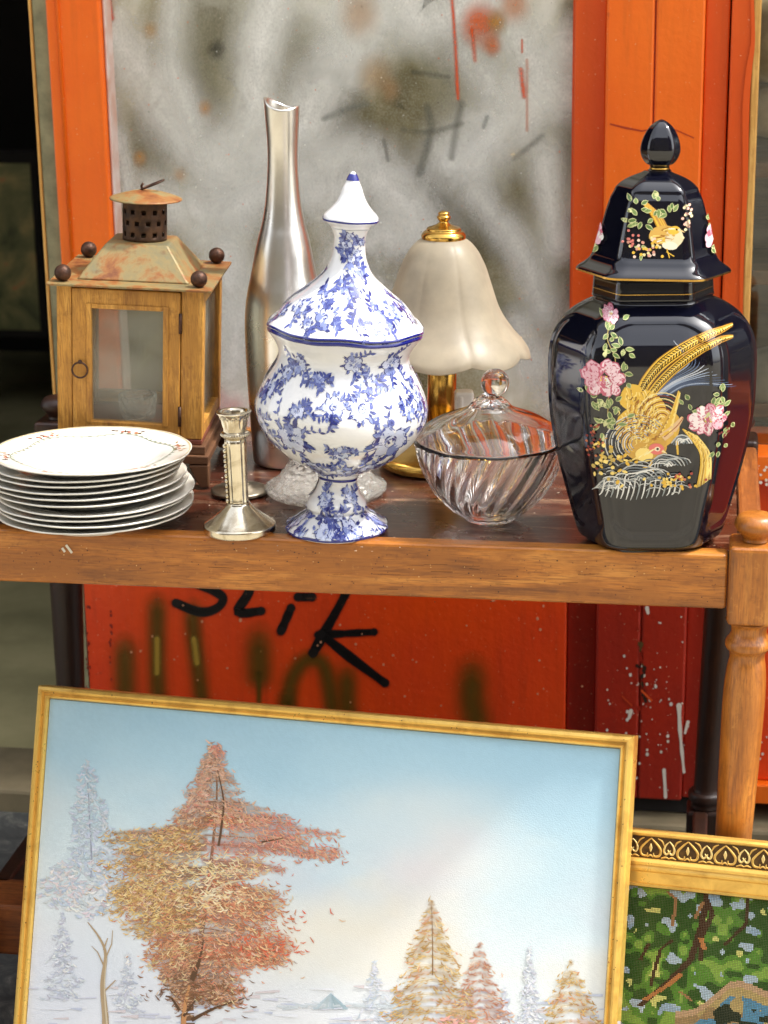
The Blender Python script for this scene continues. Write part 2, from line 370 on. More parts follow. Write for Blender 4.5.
MB().tube([(-.507, -.0005, .492), (-.507, -.0005, ZH)], .0028, 8).build('moulding', m_orange, jb)
part('glazing_bead', plain('pale_bead', S(206, 190, 180), S(190, 150, 130), rough=.6), -.4528, -.4486, .012, .05, .50, ZH)
m_wash = N('whitewashed_glass')
def whitewash():
    k = m_wash; v = k.coords(); lo = k.coords((1., 1, .7))
    n = k.noise(lo, 4.6, 7, .52, .7); c = k.ramp(n, [(.38, S(96, 88, 54)), (.455, S(142, 134, 100)), (.52, S(180, 178, 154)), (.60, S(224, 223, 212))])
    f = k.noise(v, 420, 2, .5); c = k.mix(k.ramp(f, [(.42, BW(0)), (.72, BW(.28))]), c, S(214, 214, 200))
    d = k.noise(v, 260, 3, .6); c = k.mix(k.ramp(d, [(.64, BW(0)), (.74, BW(.3))]), c, S(84, 80, 56))
    o = k.noise(v, 5, 4, .5, 1.); c = k.mix(k.ramp(o, [(.63, BW(0)), (.76, BW(.4))]), c, S(196, 140, 80))
    k.l(c, k.p.inputs['Base Color']); k.set(Roughness=.6, Specular_IOR_Level=.25, Coat_Weight=.7, Coat_Roughness=.04); return k.m
whitewash()
pane = part('window_pane', m_wash.m, -.46, .15, .040, .046, .47, ZH, bevel=0)
GYW = FY+.040
def gfn(px, py, lift): p = on_y(px, py, GYW-lift); return (p.x, p.y-FY, p.z)
ink = Ink(gfn, .0006, 4e-6)
WH = lambda a: (*S(240, 240, 232)[:3], min(1, a*1.8))
OLV = lambda a: (*S(100, 92, 56)[:3], a)
for pts, w, a in [([(215, -20), (212, 40), (196, 75), (205, 120)], 60, .5), ([(320, 150), (285, 178), (230, 190)], 50, .45), ([(450, 60), (440, 130), (390, 170), (420, 215)], 90, .45),
                  ([(540, 150), (505, 190), (470, 250)], 80, .4), ([(148, 130), (160, 230)], 34, .35), ([(300, 40), (330, 90)], 50, .3), ([(560, 250), (545, 330), (480, 310)], 40, .4), ([(120, 240), (125, 320), (118, 400)], 22, .3), ([(570, 10), (565, 330)], 14, .4)]:
    ink.stroke(pts, w*2.0, OLV(min(1, a*1.25)), soft=True, sub=6)
for pts, w, a in [([(282, -30), (262, 40), (252, 110), (225, 165)], 34, .75), ([(420, -25), (360, 40), (318, 90), (300, 130), (250, 165)], 44, .6), ([(118, 40), (150, 80), (190, 140), (250, 190)], 46, .5), ([(175, -10), (172, 60), (200, 150)], 22, .4),
                  ([(160, 200), (220, 215), (300, 175), (350, 160)], 40, .55), ([(330, 190), (380, 180), (420, 230)], 50, .55), ([(470, 150), (520, 110), (560, 60)], 52, .6), ([(380, 240), (340, 260), (390, 310)], 40, .5),
                  ([(510, 10), (530, 60), (560, 90)], 36, .5), ([(405, -10), (420, 20), (470, 5)], 40, .6), ([(480, 200), (520, 250), (540, 300)], 30, .4), ([(225, 260), (235, 330), (230, 430)], 46, .55), ([(545, 160), (556, 240)], 26, .5), ([(470, 60), (500, 100), (480, 160)], 30, .35), ([(110, 110), (128, 190)], 16, .5), ([(340, 20), (335, 60)], 40, .3), ([(520, 330), (548, 400)], 26, .4)]:
    ink.stroke(pts, w*2.4, WH(a*.8), soft=True, sub=6); ink.stroke(pts, w*1.4, WH(a*.8), soft=True, sub=6)
for x, y, r, c in [(480, 25, 24, S(226, 100, 30, .9)), (492, 45, 12, S(220, 110, 40, .8)), (497, 22, 14, S(190, 140, 60, .8)), (140, 158, 9, S(206, 150, 80, .7)), (205, 108, 9, S(206, 156, 100, .6)), (375, 75, 22, S(206, 164, 110, .5)), (360, 15, 26, S(206, 160, 110, .45)),
                   (230, 415, 22, S(214, 150, 150, .6)), (218, 395, 12, S(214, 160, 160, .5)), (150, 30, 10, S(206, 160, 90, .5)), (390, 90, 14, S(208, 160, 110, .4)), (217, 50, 11, S(70, 70, 60, .7)), (515, 5, 20, S(214, 130, 60, .6)), (180, 175, 8, S(206, 150, 90, .5))]:
    ink.blob(x, y, r, r*1.2, 0, c, 18, soft=True)
for pts, w, c in [([(452, 0), (455, 40), (458, 98)], 4, S(226, 84, 26, .95)), ([(521, 70), (524, 96)], 5, S(226, 84, 26, .9)), ([(472, 30), (475, 60)], 4, S(226, 90, 26, .9)), ([(522, 40), (522, 52)], 2.4, S(220, 96, 40, .8)), ([(108, -8), (112, 18)], 5, S(224, 70, 16, 1)), ([(427, 108), (431, 130), (420, 172)], 9, S(92, 94, 82, .5)), ([(404, 130), (430, 132), (461, 124)], 6, S(92, 94, 82, .4)),
                  ([(461, 104), (456, 130), (452, 156)], 8, S(92, 94, 82, .45)), ([(325, 118), (350, 108), (366, 104)], 7, S(120, 126, 118, .45)), ([(515, 158), (542, 136)], 6, S(92, 92, 80, .4)), ([(384, 140), (388, 160)], 4, S(90, 92, 80, .5)), ([(414, 72), (448, 77)], 5, S(80, 84, 76, .45)), ([(487, 118), (484, 126)], 5, S(110, 120, 116, .5)), ([(527, 60), (527, 130)], 3, S(214, 110, 50, .5))]:
    ink.stroke(pts, w*1.5, c, soft=True, sub=6)
for i in range(420):                       # fine specks of lime and paint
    x, y = R_.uniform(108, 572), R_.uniform(-5, 400); r = R_.choice((.35, .5, .5, .8)); ink.blob(x, y, r, r, 0, R_.choice((S(236, 236, 228, .9), S(236, 236, 228, .8), S(60, 58, 44, .8), S(222, 110, 60, .8))), 6)
ink.build('graffiti', m_wisp, pane)
# post between the two windows
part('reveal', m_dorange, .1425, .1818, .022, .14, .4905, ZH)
part('ragged_edge', m_dorange, .1395, .1424, .034, .039, .40, ZH, bevel=0)
post = part('post', m_orange, .1822, .2404, 0, .14, .4905, ZH, bevel=.003)
plow = part('post_foot', m_shadered, .1822, .2404, 0, .14, .022, .490, bevel=.003); part('post_foot', m_shadered, .2420, .3005, 0, .14, .022, .490, bevel=.003); part('reveal', m_shadered, .1425, .1818, .022, .14, .022, .490); part('reveal', m_shadered, .3009, .3300, .012, .14, .022, .490)
part('post', m_orange, .2420, .3005, 0, .14, .4905, ZH, bevel=.003); part('groove', m_shadered, .2405, .2419, .0035, .1, .022, ZH, bevel=0)
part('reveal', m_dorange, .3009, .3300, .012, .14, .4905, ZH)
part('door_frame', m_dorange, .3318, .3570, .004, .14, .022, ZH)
eb = part('raw_edge', m_rawwood, .3574, .3668, .002, .14, .52, ZH)
part('gap', m_dark, .3301, .3317, .05, .12, .022, ZH, bevel=0)
lp = part('lower_panel', m_red, -.523, .1418, .012, .06, .022, .468)
part('window_rail', m_red, -.4515, .1418, .002, .06, .4685, .4995)
part('window_rail', m_red, -.523, -.4522, .002, .06, .4685, .4895)
part('sill', m_orange, .3672, 1.4, -.012, .14, .478, .511); part('lower_panel', m_red, .3672, 1.4, .02, .06, .05, .4775)
part('skirting_and_shade_gap', m_orange, .3672, 1.4, .004, .08, .022, .049); part('skirting_and_shade_gap', m_dark, -.523, .357, .02, .1, -.004, .0215, bevel=0)  # the dark box paints in the shadow gap below panel and posts
part('lintel', m_orange, -.545, 1.4, -.01, .14, ZH+.001, ZH+.2); part('post', m_orange, 1.402, 1.5, 0, .14, -.004, ZH)
pane2 = part('window_pane', m_pane, .3675, 1.4, .044, .048, .5115, ZH, bevel=0)
# marks on the lower panel and on the post
def pfn(off):
    def fn(px, py, lift): p = on_y(px, py, FY+off-lift); return (p.x, p.y-FY, p.z)
    return fn
ink = Ink(pfn(.012), .0005, 3e-6)
OD = S(112, 84, 16, .85); BK = S(14, 12, 12)
for pts, w in [([(157, 622), (157, 660), (159, 720)], 22), ([(193, 626), (197, 660), (204, 720)], 20), ([(125, 668), (126, 720)], 26), ([(259, 664), (259, 672)], 30), ([(287, 715), (292, 680), (307, 660), (325, 668), (333, 715)], 20), ([(347, 694), (348, 720)], 24), ([(472, 700), (476, 720)], 34), ([(259, 676), (259, 720)], 6)]:
    for k, a in ((1.7, .35), (1.25, .5), (.8, .5)):
        ink.stroke([(pts[0][0], pts[0][1]-w*k*.4)]+pts, w*k, (*OD[:3], a), soft=True, sub=5)
for pts in ([(157, 640), (157, 672)], [(194, 640), (197, 662)]):
    ink.stroke(pts, 10, S(196, 160, 60, .75), soft=True, sub=5)
for pts, w in [([(216, 566), (196, 568), (190, 580), (212, 590), (223, 598), (217, 608), (200, 612), (176, 603)], 9), ([(256, 566), (249, 592), (238, 612), (261, 611)], 9), ([(298, 597), (312, 597)], 9), ([(291, 608), (281, 631)], 9), ([(358, 566), (343, 599), (313, 653)], 10), ([(318, 635), (345, 633.5), (374, 632)], 8), ([(321, 634), (350, 657), (385, 683)], 9)]:
    ink.stroke(pts, [w*R_.uniform(.8, 1.15) for _ in range(7)], BK, sub=5); ink.stroke([(x+R_.uniform(-.6, .6), y) for x, y in pts], w*1.5, (*BK[:3], .35), soft=True, sub=5)
    for e in (pts[0], pts[-1]): ink.blob(e[0], e[1], w/2, w/2, 0, BK, 12)
for i in range(80):
    x, y = R_.uniform(90, 590), R_.uniform(590, 740); r = abs(R_.gauss(.5, .5))+.25
    ink.blob(x, y, r, r*R_.uniform(.8, 1.3), 0, S(226, 160, 120, .9), 7)
for i in range(40):
    x, y = R_.choice((88, 111))+R_.gauss(0, .8), R_.uniform(592, 720); ink.blob(x, y, .8, 1.6, 0, S(130, 24, 8), 7)
ink.build('graffiti', m_spray, lp)
ink = Ink(pfn(0.), .0005, 3e-6); WP = S(222, 212, 196)
ink.stroke([(679, 706), (680, 730), (682, 752), (684, 772)], [5.4, 3.2, 4.2, 2.4, 3.8, 2.2, 3.0], WP, sub=5, cap=True); ink.blob(679, 706, 2.8, 3, 0, WP)
ink.stroke([(664, 770), (665, 786), (665.5, 797)], [3.6, 3, 3.4], WP, sub=4, cap=True); ink.stroke([(688, 722), (685, 733)], [3.4, 2.4], WP, cap=True); ink.stroke([(631, 711), (629, 718)], [4, 3], WP, cap=True); ink.stroke([(647, 608), (648, 613)], [4, 3], WP, cap=True)
for i in range(90):
    x = R_.gauss(648, 26); y = R_.gauss(715, 45)
    if 604 < x < 690 and 605 < y < 798: r = abs(R_.gauss(.5, .5))+.25; ink.blob(x, y, r, r*1.2, 0, jit(WP, .1), 7)
for i in range(26):
    x, y = R_.gauss(642, 2.2), R_.gauss(672, 18); ink.blob(x, y, R_.uniform(.8, 2.4), R_.uniform(1, 4), R_.uniform(-.5, .5), R_.choice((S(40, 26, 14), S(90, 66, 30), S(150, 30, 8))), 8, wob=.4)
ink.stroke([(641, 690), (652, 701)], 2.2, S(214, 80, 30)); ink.stroke([(622, 696), (632, 706)], 1.6, S(190, 60, 20))
ink.build('paint_splashes', m_spray, plow)
ink = Ink(pfn(0.), .0005, 3e-6)           # cracks in the paint, ragged edge of the bare strip
ink.stroke([(610, 124), (626, 128), (642, 131), (655, 129)], [1.6, 2.2, 1.6, 1], S(168, 50, 14)); ink.stroke([(657, 126), (676, 130), (694, 138)], 1.2, S(180, 56, 14))
ink.build('crack', m_spray, post)
ink = Ink(pfn(.002), .0006, 3e-6)
ink.stroke([(752, -10), (753, 40), (749, 70), (746, 110), (745, 190), (742, 260), (741, 330)], [3, 4, 6, 7, 5, 4, 3], S(218, 82, 8), sub=8)
ink.build('ragged_paint', m_spray, eb)
ink = Ink(pfn(.02), .0006, 3e-6)
for i in range(60):
    x, y = R_.uniform(750, 830), R_.uniform(640, 790); r = R_.uniform(.4, 1.5); ink.blob(x, y, r, r, 0, WP, 7)
ink.build('paint_splashes', m_spray, front)
ink = Ink(pfn(-.012), .0006, 3e-6)
for i in range(40):
    x, y = R_.uniform(752, 830), R_.uniform(463, 486); r = R_.uniform(.5, 1.8); ink.blob(x, y, r, r, 0, S(236, 220, 200), 7)
ink.build('paint_splashes', m_spray, front)
# plastered house wall round the shop front
hw = MB()
hw.box(-6, -1.9, FY+.01, FY+.3, GZ, 4.2).box(-1.9, 1.5, FY+.01, FY+.3, ZH+.205, 4.2).box(1.503, 6, FY+.01, FY+.3, GZ, 4.2)
tag(hw.build('house_wall', m_plaster), 'plastered house wall the orange shop front is set into', 'wall')
# things in the second window and in the dark doorway
def cushion(name, label, px, py, y, rx, rz, mat, ry=.08):
    p = on_y(px, py, y); p.z = max(p.z, 0); t = MB()
    pr = [(sin(pi*i/20)**.6*1., -cos(pi*i/20)) for i in range(21)]; pr[0] = (1e-5, -1); pr[-1] = (1e-5, 1)
    t.lathe(pr, 40, rf=lambda a, i, z: 1+.05*sin(5*a+3*z)+.03*sin(11*a-5*z), M=Matrix.Diagonal((rx, ry, rz, 1)))
    o = t.build(name, mat); o.location = p; return o
m_cloth = plain('beige_cloth', S(196, 176, 136), S(160, 140, 100), rough=.9, scale=30, bump=.6, bscale=80)
sh = thing('display_shelf', 'brown wooden display shelf behind the right hand shop window', 'shelf', (.9, .78, 0))
dk = wood('shelf_wood', S(70, 48, 26), S(116, 82, 44), S(146, 108, 62), axis=0)
for z in (.52, .70, .84): MB().box(-.68, .5, -.012, .16, z, z+.02).build('shelf_board', dk, sh, bevel=.002)
MB().box(-.70, .5, .161, .18, .0, 2.3).build('back_panel', wood('shelf_back', S(60, 46, 28), S(96, 76, 46), S(120, 98, 62), axis=0), sh)
for x in (-.7015, .501): MB().box(x, x+.02, -.012, .158, .0, 2.3).build('side_panel', dk, sh)
tag(cushion('cloth_bundle', 'x', 786, 40, .85, .085, .055, m_cloth), 'upper beige cloth bundle on the display shelf in the right hand window', 'bundle')
tag(cushion('cloth_bundle', 'x', 790, 108, .85, .08, .038, m_cloth), 'flatter beige cloth bundle lying under the upper one in the right hand window', 'bundle')
tag(cushion('cloth_bundle', 'x', 786, 385, .85, .075, .05, plain('grey_cloth', S(150, 146, 124), S(118, 114, 94), rough=.9, bump=.5)), 'grey cloth bundle low in the right hand window above the sill', 'bundle')
pic = thing('hanging_picture', 'dim framed picture of a red robed figure hanging in the dark doorway', 'picture', on_y(-12, 245, 2.6))
MB().box(-.16, .13, 0, .02, -.22, .22).build('frame', m_dark, pic, bevel=.004)
def picture_mat():
    k = N('dim_old_picture'); n = k.noise(k.coords(), 9, 5, .6, .5)
    k.l(k.ramp(n, [(.36, S(80, 86, 54)), (.5, S(130, 126, 80)), (.58, S(170, 150, 96)), (.66, S(214, 70, 44))]), k.p.inputs['Base Color']); k.set(Roughness=.5); return k.m
MB().box(-.145, .115, -.004, -.001, -.20, .19).build('picture_sheet', picture_mat(), pic)

# ------------------------------------------------------------------ table
tb = thing('side_table', 'low worn wooden table with turned legs carrying the china and lamps', 'table', (0, 0, 0))
MB().box(-.462, .352, .0225, .428, .555, ZT-.002).build('table_top', m_top, tb, bevel=.001)
fr = MB().box(-.436, .3415, 0, .022, .519, ZT+.0015).build('front_rail', m_table, tb, bevel=.004, seg=3)
MB().box(-.45, .35, .4285, .448, .519, ZT).build('back_rail', m_table, tb, bevel=.004)
MB().box(-.484, -.4625, .03, .42, .519, ZT+.001).build('side_rail', m_table_y, tb, bevel=.004)
MB().box(.3525, .376, .034, .42, .519, ZT+.003).build('side_rail', m_table_y, tb, bevel=.004)
ink = Ink(lambda px, py, l: tuple(on_y(px, py, -l)), .0004, 3e-6)
for i in range(170):
    x = R_.uniform(4, 720); y = 540+x*.0325+abs(R_.gauss(0, 20)); ink.blob(x, y, R_.uniform(.3, 1.0), R_.uniform(.3, .7), R_.uniform(-.4, .4), R_.choice((S(206, 160, 100), S(60, 30, 14), S(40, 22, 12), S(80, 42, 18), S(110, 60, 24))), 7)
for i in range(34):
    x = R_.uniform(4, 720); y = R_.uniform(548, 590)+x*.03; ink.stroke([(x, y), (x+R_.uniform(6, 30), y+R_.uniform(-.5, 1.5))], R_.uniform(.3, .6), S(90, 52, 22, .6))
for x, y in ((62, 548), (69, 549), (66, 545)): ink.stroke([(x, y), (x+3, y+4)], 2.4, S(226, 220, 206))
ink.build('scratches', m_spray, fr)
# crumbs and worn flecks on the top
ink = Ink(lambda px, py, l: tuple(on_z(px, py, ZT-.002+l)), .0003, 2e-6)
for i in range(260):
    x = R_.uniform(190, 740); y = R_.uniform(455, 552); ink.blob(x, y, R_.uniform(.4, 1.6), R_.uniform(.2, .6), .03, R_.choice((S(206, 190, 170, .7), S(176, 150, 120, .6), S(40, 16, 10, .9), S(130, 60, 34, .8))), 7)
ink.build('scratches', m_spray, tb)
def leg(x, y, lean, dark=False, low=False):
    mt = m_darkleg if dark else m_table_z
    L = bpy.data.objects.new('leg', None)
    def sx(z): return lean*(z-ZT)
    mb = MB(); b = .0255
    mb.box(x-b, x+b, y-.0, y+2*b, .503, ZT+.010)
    o = mb.build('leg', mt, tb, bevel=.005, seg=3)
    P = [(.024, .5025), (.019, .498), (.0175, .490), (.020, .484), (.0225, .480), (.0225, .474), (.0185, .469), (.0175, .462), (.0195, .45), (.0212, .42), (.0205, .36), (.019, .28), (.0175, .20), (.016, .135), (.019, .130), (.022, .127), (.022, .120), (.018, .114), (.018, .108)]
    m2 = MB(); m2.lathe(smooth_prof(P[::-1], 4), 40)
    m2.v = [(px+x+sx(pz), py+y+b, pz) for px, py, pz in m2.v]
    m2.build('shaft', mt, o)
    m3 = MB().box(x-.021+sx(.07), x+.021+sx(.07), y+b-.021, y+b+.021, .02, .1075); m3.build('block', mt, o, bevel=.004)
    m4 = MB().lathe([(.012, GZ), (.016, GZ+.02), (.017, GZ+.04), (.014, .0195)], 24); m4.v = [(px+x, py+y+b, pz) for px, py, pz in m4.v]
    for i, q in enumerate(m4.v): m4.v[i] = (q[0]+sx(0.), q[1], q[2])
    m4.build('foot', mt, o)
    z0 = ZT+.010
    m5 = MB().lathe(smooth_prof([(.013, z0+.0005), (.0125, z0+.004), (.0155, z0+.008), (.0205, z0+.014), (.021, z0+.020), (.016, z0+.0265), (.006, z0+.029), (1e-5, z0+.0292)], 5), 36)
    m5.v = [(px+x, py+y+b, pz) for px, py, pz in m5.v]; m5.build('finial', mt, o)
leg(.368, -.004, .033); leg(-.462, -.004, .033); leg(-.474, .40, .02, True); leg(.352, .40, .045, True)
MB().box(-.5, .335, .052, .12, .050, .112).build('stretcher', wood('stretcher_wood', S(70, 34, 14), S(124, 68, 28), S(156, 94, 42), axis=0, rough=.5), tb, bevel=.004)
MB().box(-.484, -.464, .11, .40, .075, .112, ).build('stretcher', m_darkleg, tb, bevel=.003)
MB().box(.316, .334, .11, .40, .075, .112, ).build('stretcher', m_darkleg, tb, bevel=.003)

# ------------------------------------------------------------------ plates
pc = on_z(95, 519, ZT); pr = 98*proj(pc)[2]/F
pl = thing('dinner_plate', 'bottom plate of the white stack, resting on the table', 'plate', (pc.x, pc.y, ZT), 0, 'white plates stacked on the table')
def plate_prof(r):
    top = [(1e-5, .0042), (.55*r, .0042), (.62*r, .0048), (.70*r, .010), (.80*r, .0125), (.97*r, .0158), (r, .0166)]
    bot = [(r, .0152), (.97*r, .0138), (.80*r, .0100), (.70*r, .0072), (.60*r, .0022), (.585*r, .0), (.56*r, .0), (.55*r, .0018), (1e-5, .0018)]
    return (top+bot)[::-1]
def scal(amt): return lambda a, i, z: 1+amt*(abs(sin(6*a))-.5)*(max(0, z-.008)/.008)
body = MB().lathe(plate_prof(pr), 144, rf=scal(.010)).build('plate_body', m_china, pl)
plates = [pl]
def copy_tree(o, parent=None):
    c = o.copy(); COL.objects.link(c)
    if parent: c.parent = parent
    for ch in list(o.children): copy_tree(ch, c)
    return c
ordn = ['bottom', 'second lowest', 'third lowest', 'fourth lowest', 'fifth lowest', 'sixth lowest', 'fourth highest', 'third highest', 'second highest', 'top']
offs = [(0, 0), (.002, -.002), (-.003, .002), (.0025, .001), (-.004, .002), (-.006, .003), (-.012, .001), (-.008, .003), (-.005, .001), (.001, -.002)]
zz = 0
for i in range(1, 10):
    c = copy_tree(pl); plates.append(c); zz += .0066
    c.location = (pc.x+offs[i][0], pc.y+offs[i][1]+ (.003 if i > 5 else 0), ZT+zz); c.rotation_euler = (radians(R_.uniform(-.8, .8)), radians(R_.uniform(-.8, .8)), R_.uniform(0, 6))
    c['label'] = '%s plate of the white stack beside the wooden lantern' % ordn[i]
top = plates[-1]; top.rotation_euler = (radians(-1.2), radians(.6), .1)
top['label'] = 'top plate of the white stack, its scalloped rim printed with brown flowers'
def platefn(x, y, l):
    r = sqrt(x*x+y*y); z = interp(r, [0, .55*pr, .62*pr, .7*pr, .8*pr, .97*pr, pr], [.0042, .0042, .0048, .010, .0125, .0158, .0166]); return (x, y, z+l)
ink = Ink(platefn, .0003, 3e-7)
GO, BR, GR, PK = S(150, 110, 50), S(86, 52, 24), S(132, 140, 122), S(176, 116, 96)
for k in range(6):
    a0 = k*pi/3+.26
    for j in range(9):
        a = a0+(j-4)*.045; r = pr*(.86+.035*sin(j*1.9)); ink.leaf(r*cos(a), r*sin(a), a+R_.uniform(-2, 2), .0062, .0026, R_.choice((GO, BR, BR)))
    for j in range(3): a = a0+(j-1)*.09; ink.blob(pr*.87*cos(a), pr*.87*sin(a), .0024, .002, a, PK, 9)
    P = []
    for j in range(21):
        a = a0-.52+j*.052; P.append((pr*(.785+.035*cos(6*(a-a0)))*cos(a), pr*(.785+.035*cos(6*(a-a0)))*sin(a)))
    ink.stroke(P, .0012, GR)
    for q in P[::2]: ink.blob(q[0]+.002, q[1], .0022, .0014, 0, GR, 7)
ink.stroke([(pr*.985*cos(a*pi/60), pr*.985*sin(a*pi/60)) for a in range(121)], .0011, S(196, 178, 130))
ink.build('rim_decoration', m_decal, top)

# ------------------------------------------------------------------ silver candlestick and flat disc
cl = on_z(240, 531, ZT)
cs = thing('candlestick', 'short tarnished silver candlestick with fluted column near the table edge', 'candlestick', cl)
cs.rotation_euler = (0, radians(-.9), -.25)
P = profile(cl, [(527, 36.5), (523, 36.0), (521, 33), (517, 27), (510, 18), (505, 13), (502, 11.6)])
P = [(P[0][0]*.96, 0.0), (P[0][0], .002), (P[0][0], .006)]+P[1:]
MB().lathe(smooth_prof(P, 4), 72, rf=lambda a, i, z: 1-.012*(max(0, cos(6*a))**6) if i > 10 else 1).build('base', m_silver, cs)
P = profile(cl, [(502, 11.2), (500, 10.4), (470, 10.6), (440, 11.2), (437, 11.3)])
MB().lathe([(P[0][0], P[0][1])]+[(interp(t, [0, 1], [P[1][0], P[-1][0]]), interp(t, [0, 1], [P[1][1], P[-1][1]])) for t in np.linspace(0, 1, 12)], 144, rf=lambda a, i, z: 1-.07*abs(sin(7*a))**.7).build('column', m_silver, cs)
P = profile(cl, [(437, 11.5), (436, 13.2), (434, 13.6), (432, 13.2), (431, 11.6), (427, 12.0), (420, 13.2), (416, 15.2), (413, 17.2), (411.5, 17.6), (411, 16), (412, 12), (420, 9), (422, .01)])
MB().lathe(smooth_prof(P, 4), 96, rf=lambda a, i, z: 1+.035*cos(16*a)*(1 if 20 < i < 29 else 0)).build('capital', m_silver, cs)
mb = MB()
zr = z_row(cl, 434); rr = 13.2*proj(cl)[2]/F
for k in range(30): a = 2*pi*k/30; mb.ball((rr*cos(a), rr*sin(a), zr), .0016, 8)
mb.build('beading', m_silver, cs)
mb = MB()                                    # raised garland down the column and leaves on the foot
for k in range(12): mb.ball((-.0098*cos(.5), -.0105*sin(.9), z_row(cl, 500-k*5)), .0019, 8, (1, .8, 1.3))
mb.build('garland', m_silver, cs)
dl = on_z(240, 492, ZT); dr = 29*proj(dl)[2]/F
ds = thing('metal_stand', 'flat grey metal disc foot half hidden behind the silver candlestick', 'stand', dl)
MB().lathe([(dr*.97, 0), (dr, .002), (dr, .0034), (dr*.94, .0044), (dr*.5, .0062), (.014, .009)], 64).build('disc_foot', m_disc, ds)
MB().lathe(smooth_prof([(.012, .0092), (.006, .016), (.005, .04), (.0075, .05), (.005, .06), (.0068, .074), (1e-5, .075)], 5), 24).build('stem', m_disc, ds)

# ------------------------------------------------------------------ blue and white lidded urn
bl = on_z(337, 529, ZT)
urn = thing('covered_urn', 'tall white china urn with blue flower transfer print and pointed lid', 'urn', bl, 0.0)
urn.rotation_euler = (0, 0, atan2(CAM.x-bl.x, -(CAM.y-bl.y)))
LB = [(542, 48.5), (541, 51.5), (526, 51.5), (523, 49.5), (518, 42), (513, 33.5), (509, 29), (505, 31), (499, 29.5), (492, 24), (484, 20.5), (477, 19.5), (473, 22), (469, 27), (458, 48), (449, 61), (435, 75.5), (420, 84.5), (408, 87.6), (400, 87), (390, 83.5), (377, 76.5), (363, 68.5), (352, 67.0), (342, 71), (334, 77), (331, 79), (329, 79.4), (327.6, 78)]
LP = profile(bl, LB)
# rows of the foot are read on its near side, so close the profile on the table
zs0 = LP[2][1]
LP = [(LP[0][0], 0.0), (LP[1][0], .0025), (LP[1][0]*.995, .006)]+[(r, max(z, .0061+.0005*i)) for i, (r, z) in enumerate(LP[3:])]
BP = smooth_prof(LP, 5)
TILT = radians(3.9)
def lobe(z, amt=.035):
    return lambda a: 1-amt*(1-abs(cos(3*a+.15))**.8)
def lean(p):
    x, y, z = p; w = min(1, max(0, (z-.012)/.03)); w = w*w*(3-2*w)
    return (x+tan(TILT)*max(0, z-.02), y, z-x*sin(TILT)*w)
brz = [z for r, z in BP]; brr = [r for r, z in BP]
def urn_r(phi, z): return interp(z, brz, brr)*lobe(z)(phi)
rimz = brz[-1]
def rimwave(a, i, z): return (.0028*abs(cos(3*a+.15))**3-.001)*max(0, (z-(rimz-.02))/.02) if z > rimz-.02 else 0
mb = MB().lathe(BP+[(BP[-1][0]*.93, rimz-.001), (BP[-1][0]*.9, rimz-.015), (1e-5, rimz-.016)], 144, rf=lambda a, i, z: lobe(z)(a), zf=rimwave)
mb.v = [lean(p) for p in mb.v]; mb.build('bowl', m_bluechina, urn)
LD = [(326.5, 80), (324.5, 80), (321, 76), (318, 72), (303, 59.5), (290, 43), (275, 26), (262, 19), (252, 16.5), (240, 15.8), (235, 16.5), (228, 19.5)]
DP = profile(bl, LD); DP[0] = (DP[0][0]*.97, rimz+.0008); DP[1] = (DP[1][0], rimz+.0020); DP[2] = (DP[2][0], max(DP[2][1], rimz+.0042)); DPs = smooth_prof(DP, 5)
lid = MB().lathe(DPs, 144, rf=lambda a, i, z: 1-.035*(1-abs(cos(3*a+.15))**.8)*min(1, .4+max(0, (.26-z))*9), zf=lambda a, i, z: (.0028*abs(cos(3*a+.15))**3-.001)*max(0, 1-(z-rimz)/.02))
lid.v = [lean(p) for p in lid.v]; lid_o = lid.build('lid', m_bluechina, urn)
FN = profile(bl, [(227.5, 20), (225, 22), (221, 28), (218.5, 28.8), (215, 27), (210, 22), (203, 16.5), (195, 12.5), (188, 10), (182, 7), (177, 5), (173, 2.2), (171.5, .01)])
fb = MB().lathe(smooth_prof(FN, 5), 96, rf=lambda a, i, z: 1-.05*(1-abs(cos(3*a+.15))))
fb.v = [lean(p) for p in fb.v]; fin = fb.build('finial', m_bluechina, lid_o)
rows = np.linspace(165, 545, 191); zrows = [z_row(bl, y) for y in rows]
def urow(v): return float(np.interp(v, rows, zrows))
drz = [z for r, z in DPs]; drr = [r for r, z in DPs]
def cyl(zs, rs, lob=.035, wave=None):
    def fn(phi, z, l):
        i = z; r = float(np.interp(z, zs, rs)); k = (1-lob*(1-abs(cos(3*phi+.15))**.8)); e = 1e-3
        dr_ = (float(np.interp(z+e, zs, rs))-float(np.interp(z-e, zs, rs)))/(2*e); q = sqrt(1+dr_*dr_)
        rr = r*k+l/q; zz_ = z-dr_*l/q
        if wave: zz_ += wave(phi, 0, z)
        return lean((rr*sin(phi), -rr*cos(phi), zz_))
    return fn
def lidlob(z): return .035*min(1, .4+max(0, (.26-z))*9)
def lidfn(phi, z, l):
    r = float(np.interp(z, drz, drr)); e = 1e-3; k = 1-lidlob(z)*(1-abs(cos(3*phi+.15))**.8)
    dr_ = max(-6, min(6, (float(np.interp(z+e, drz, drr))-float(np.interp(z-e, drz, drr)))/(2*e))); q = sqrt(1+dr_*dr_)
    return lean(((r*k+l/q)*sin(phi), -(r*k+l/q)*cos(phi), z-dr_*l/q+(.0028*abs(cos(3*phi+.15))**3-.001)*max(0, 1-(z-rimz)/.02)))
bodyfn = cyl(brz, brr, .035, rimwave)
PXM = proj(bl)[2]/F
def toile(fn, zs, rs, phi0, v0):
    """local frame: (du, dv) in picture px about a centre on the surface"""
    def f(du, dv, l):
        z = max(.004, urow(v0+dv)); r = max(.012, float(np.interp(z, zs, rs))); return fn(phi0+du*PXM/r, z, l)
    return f
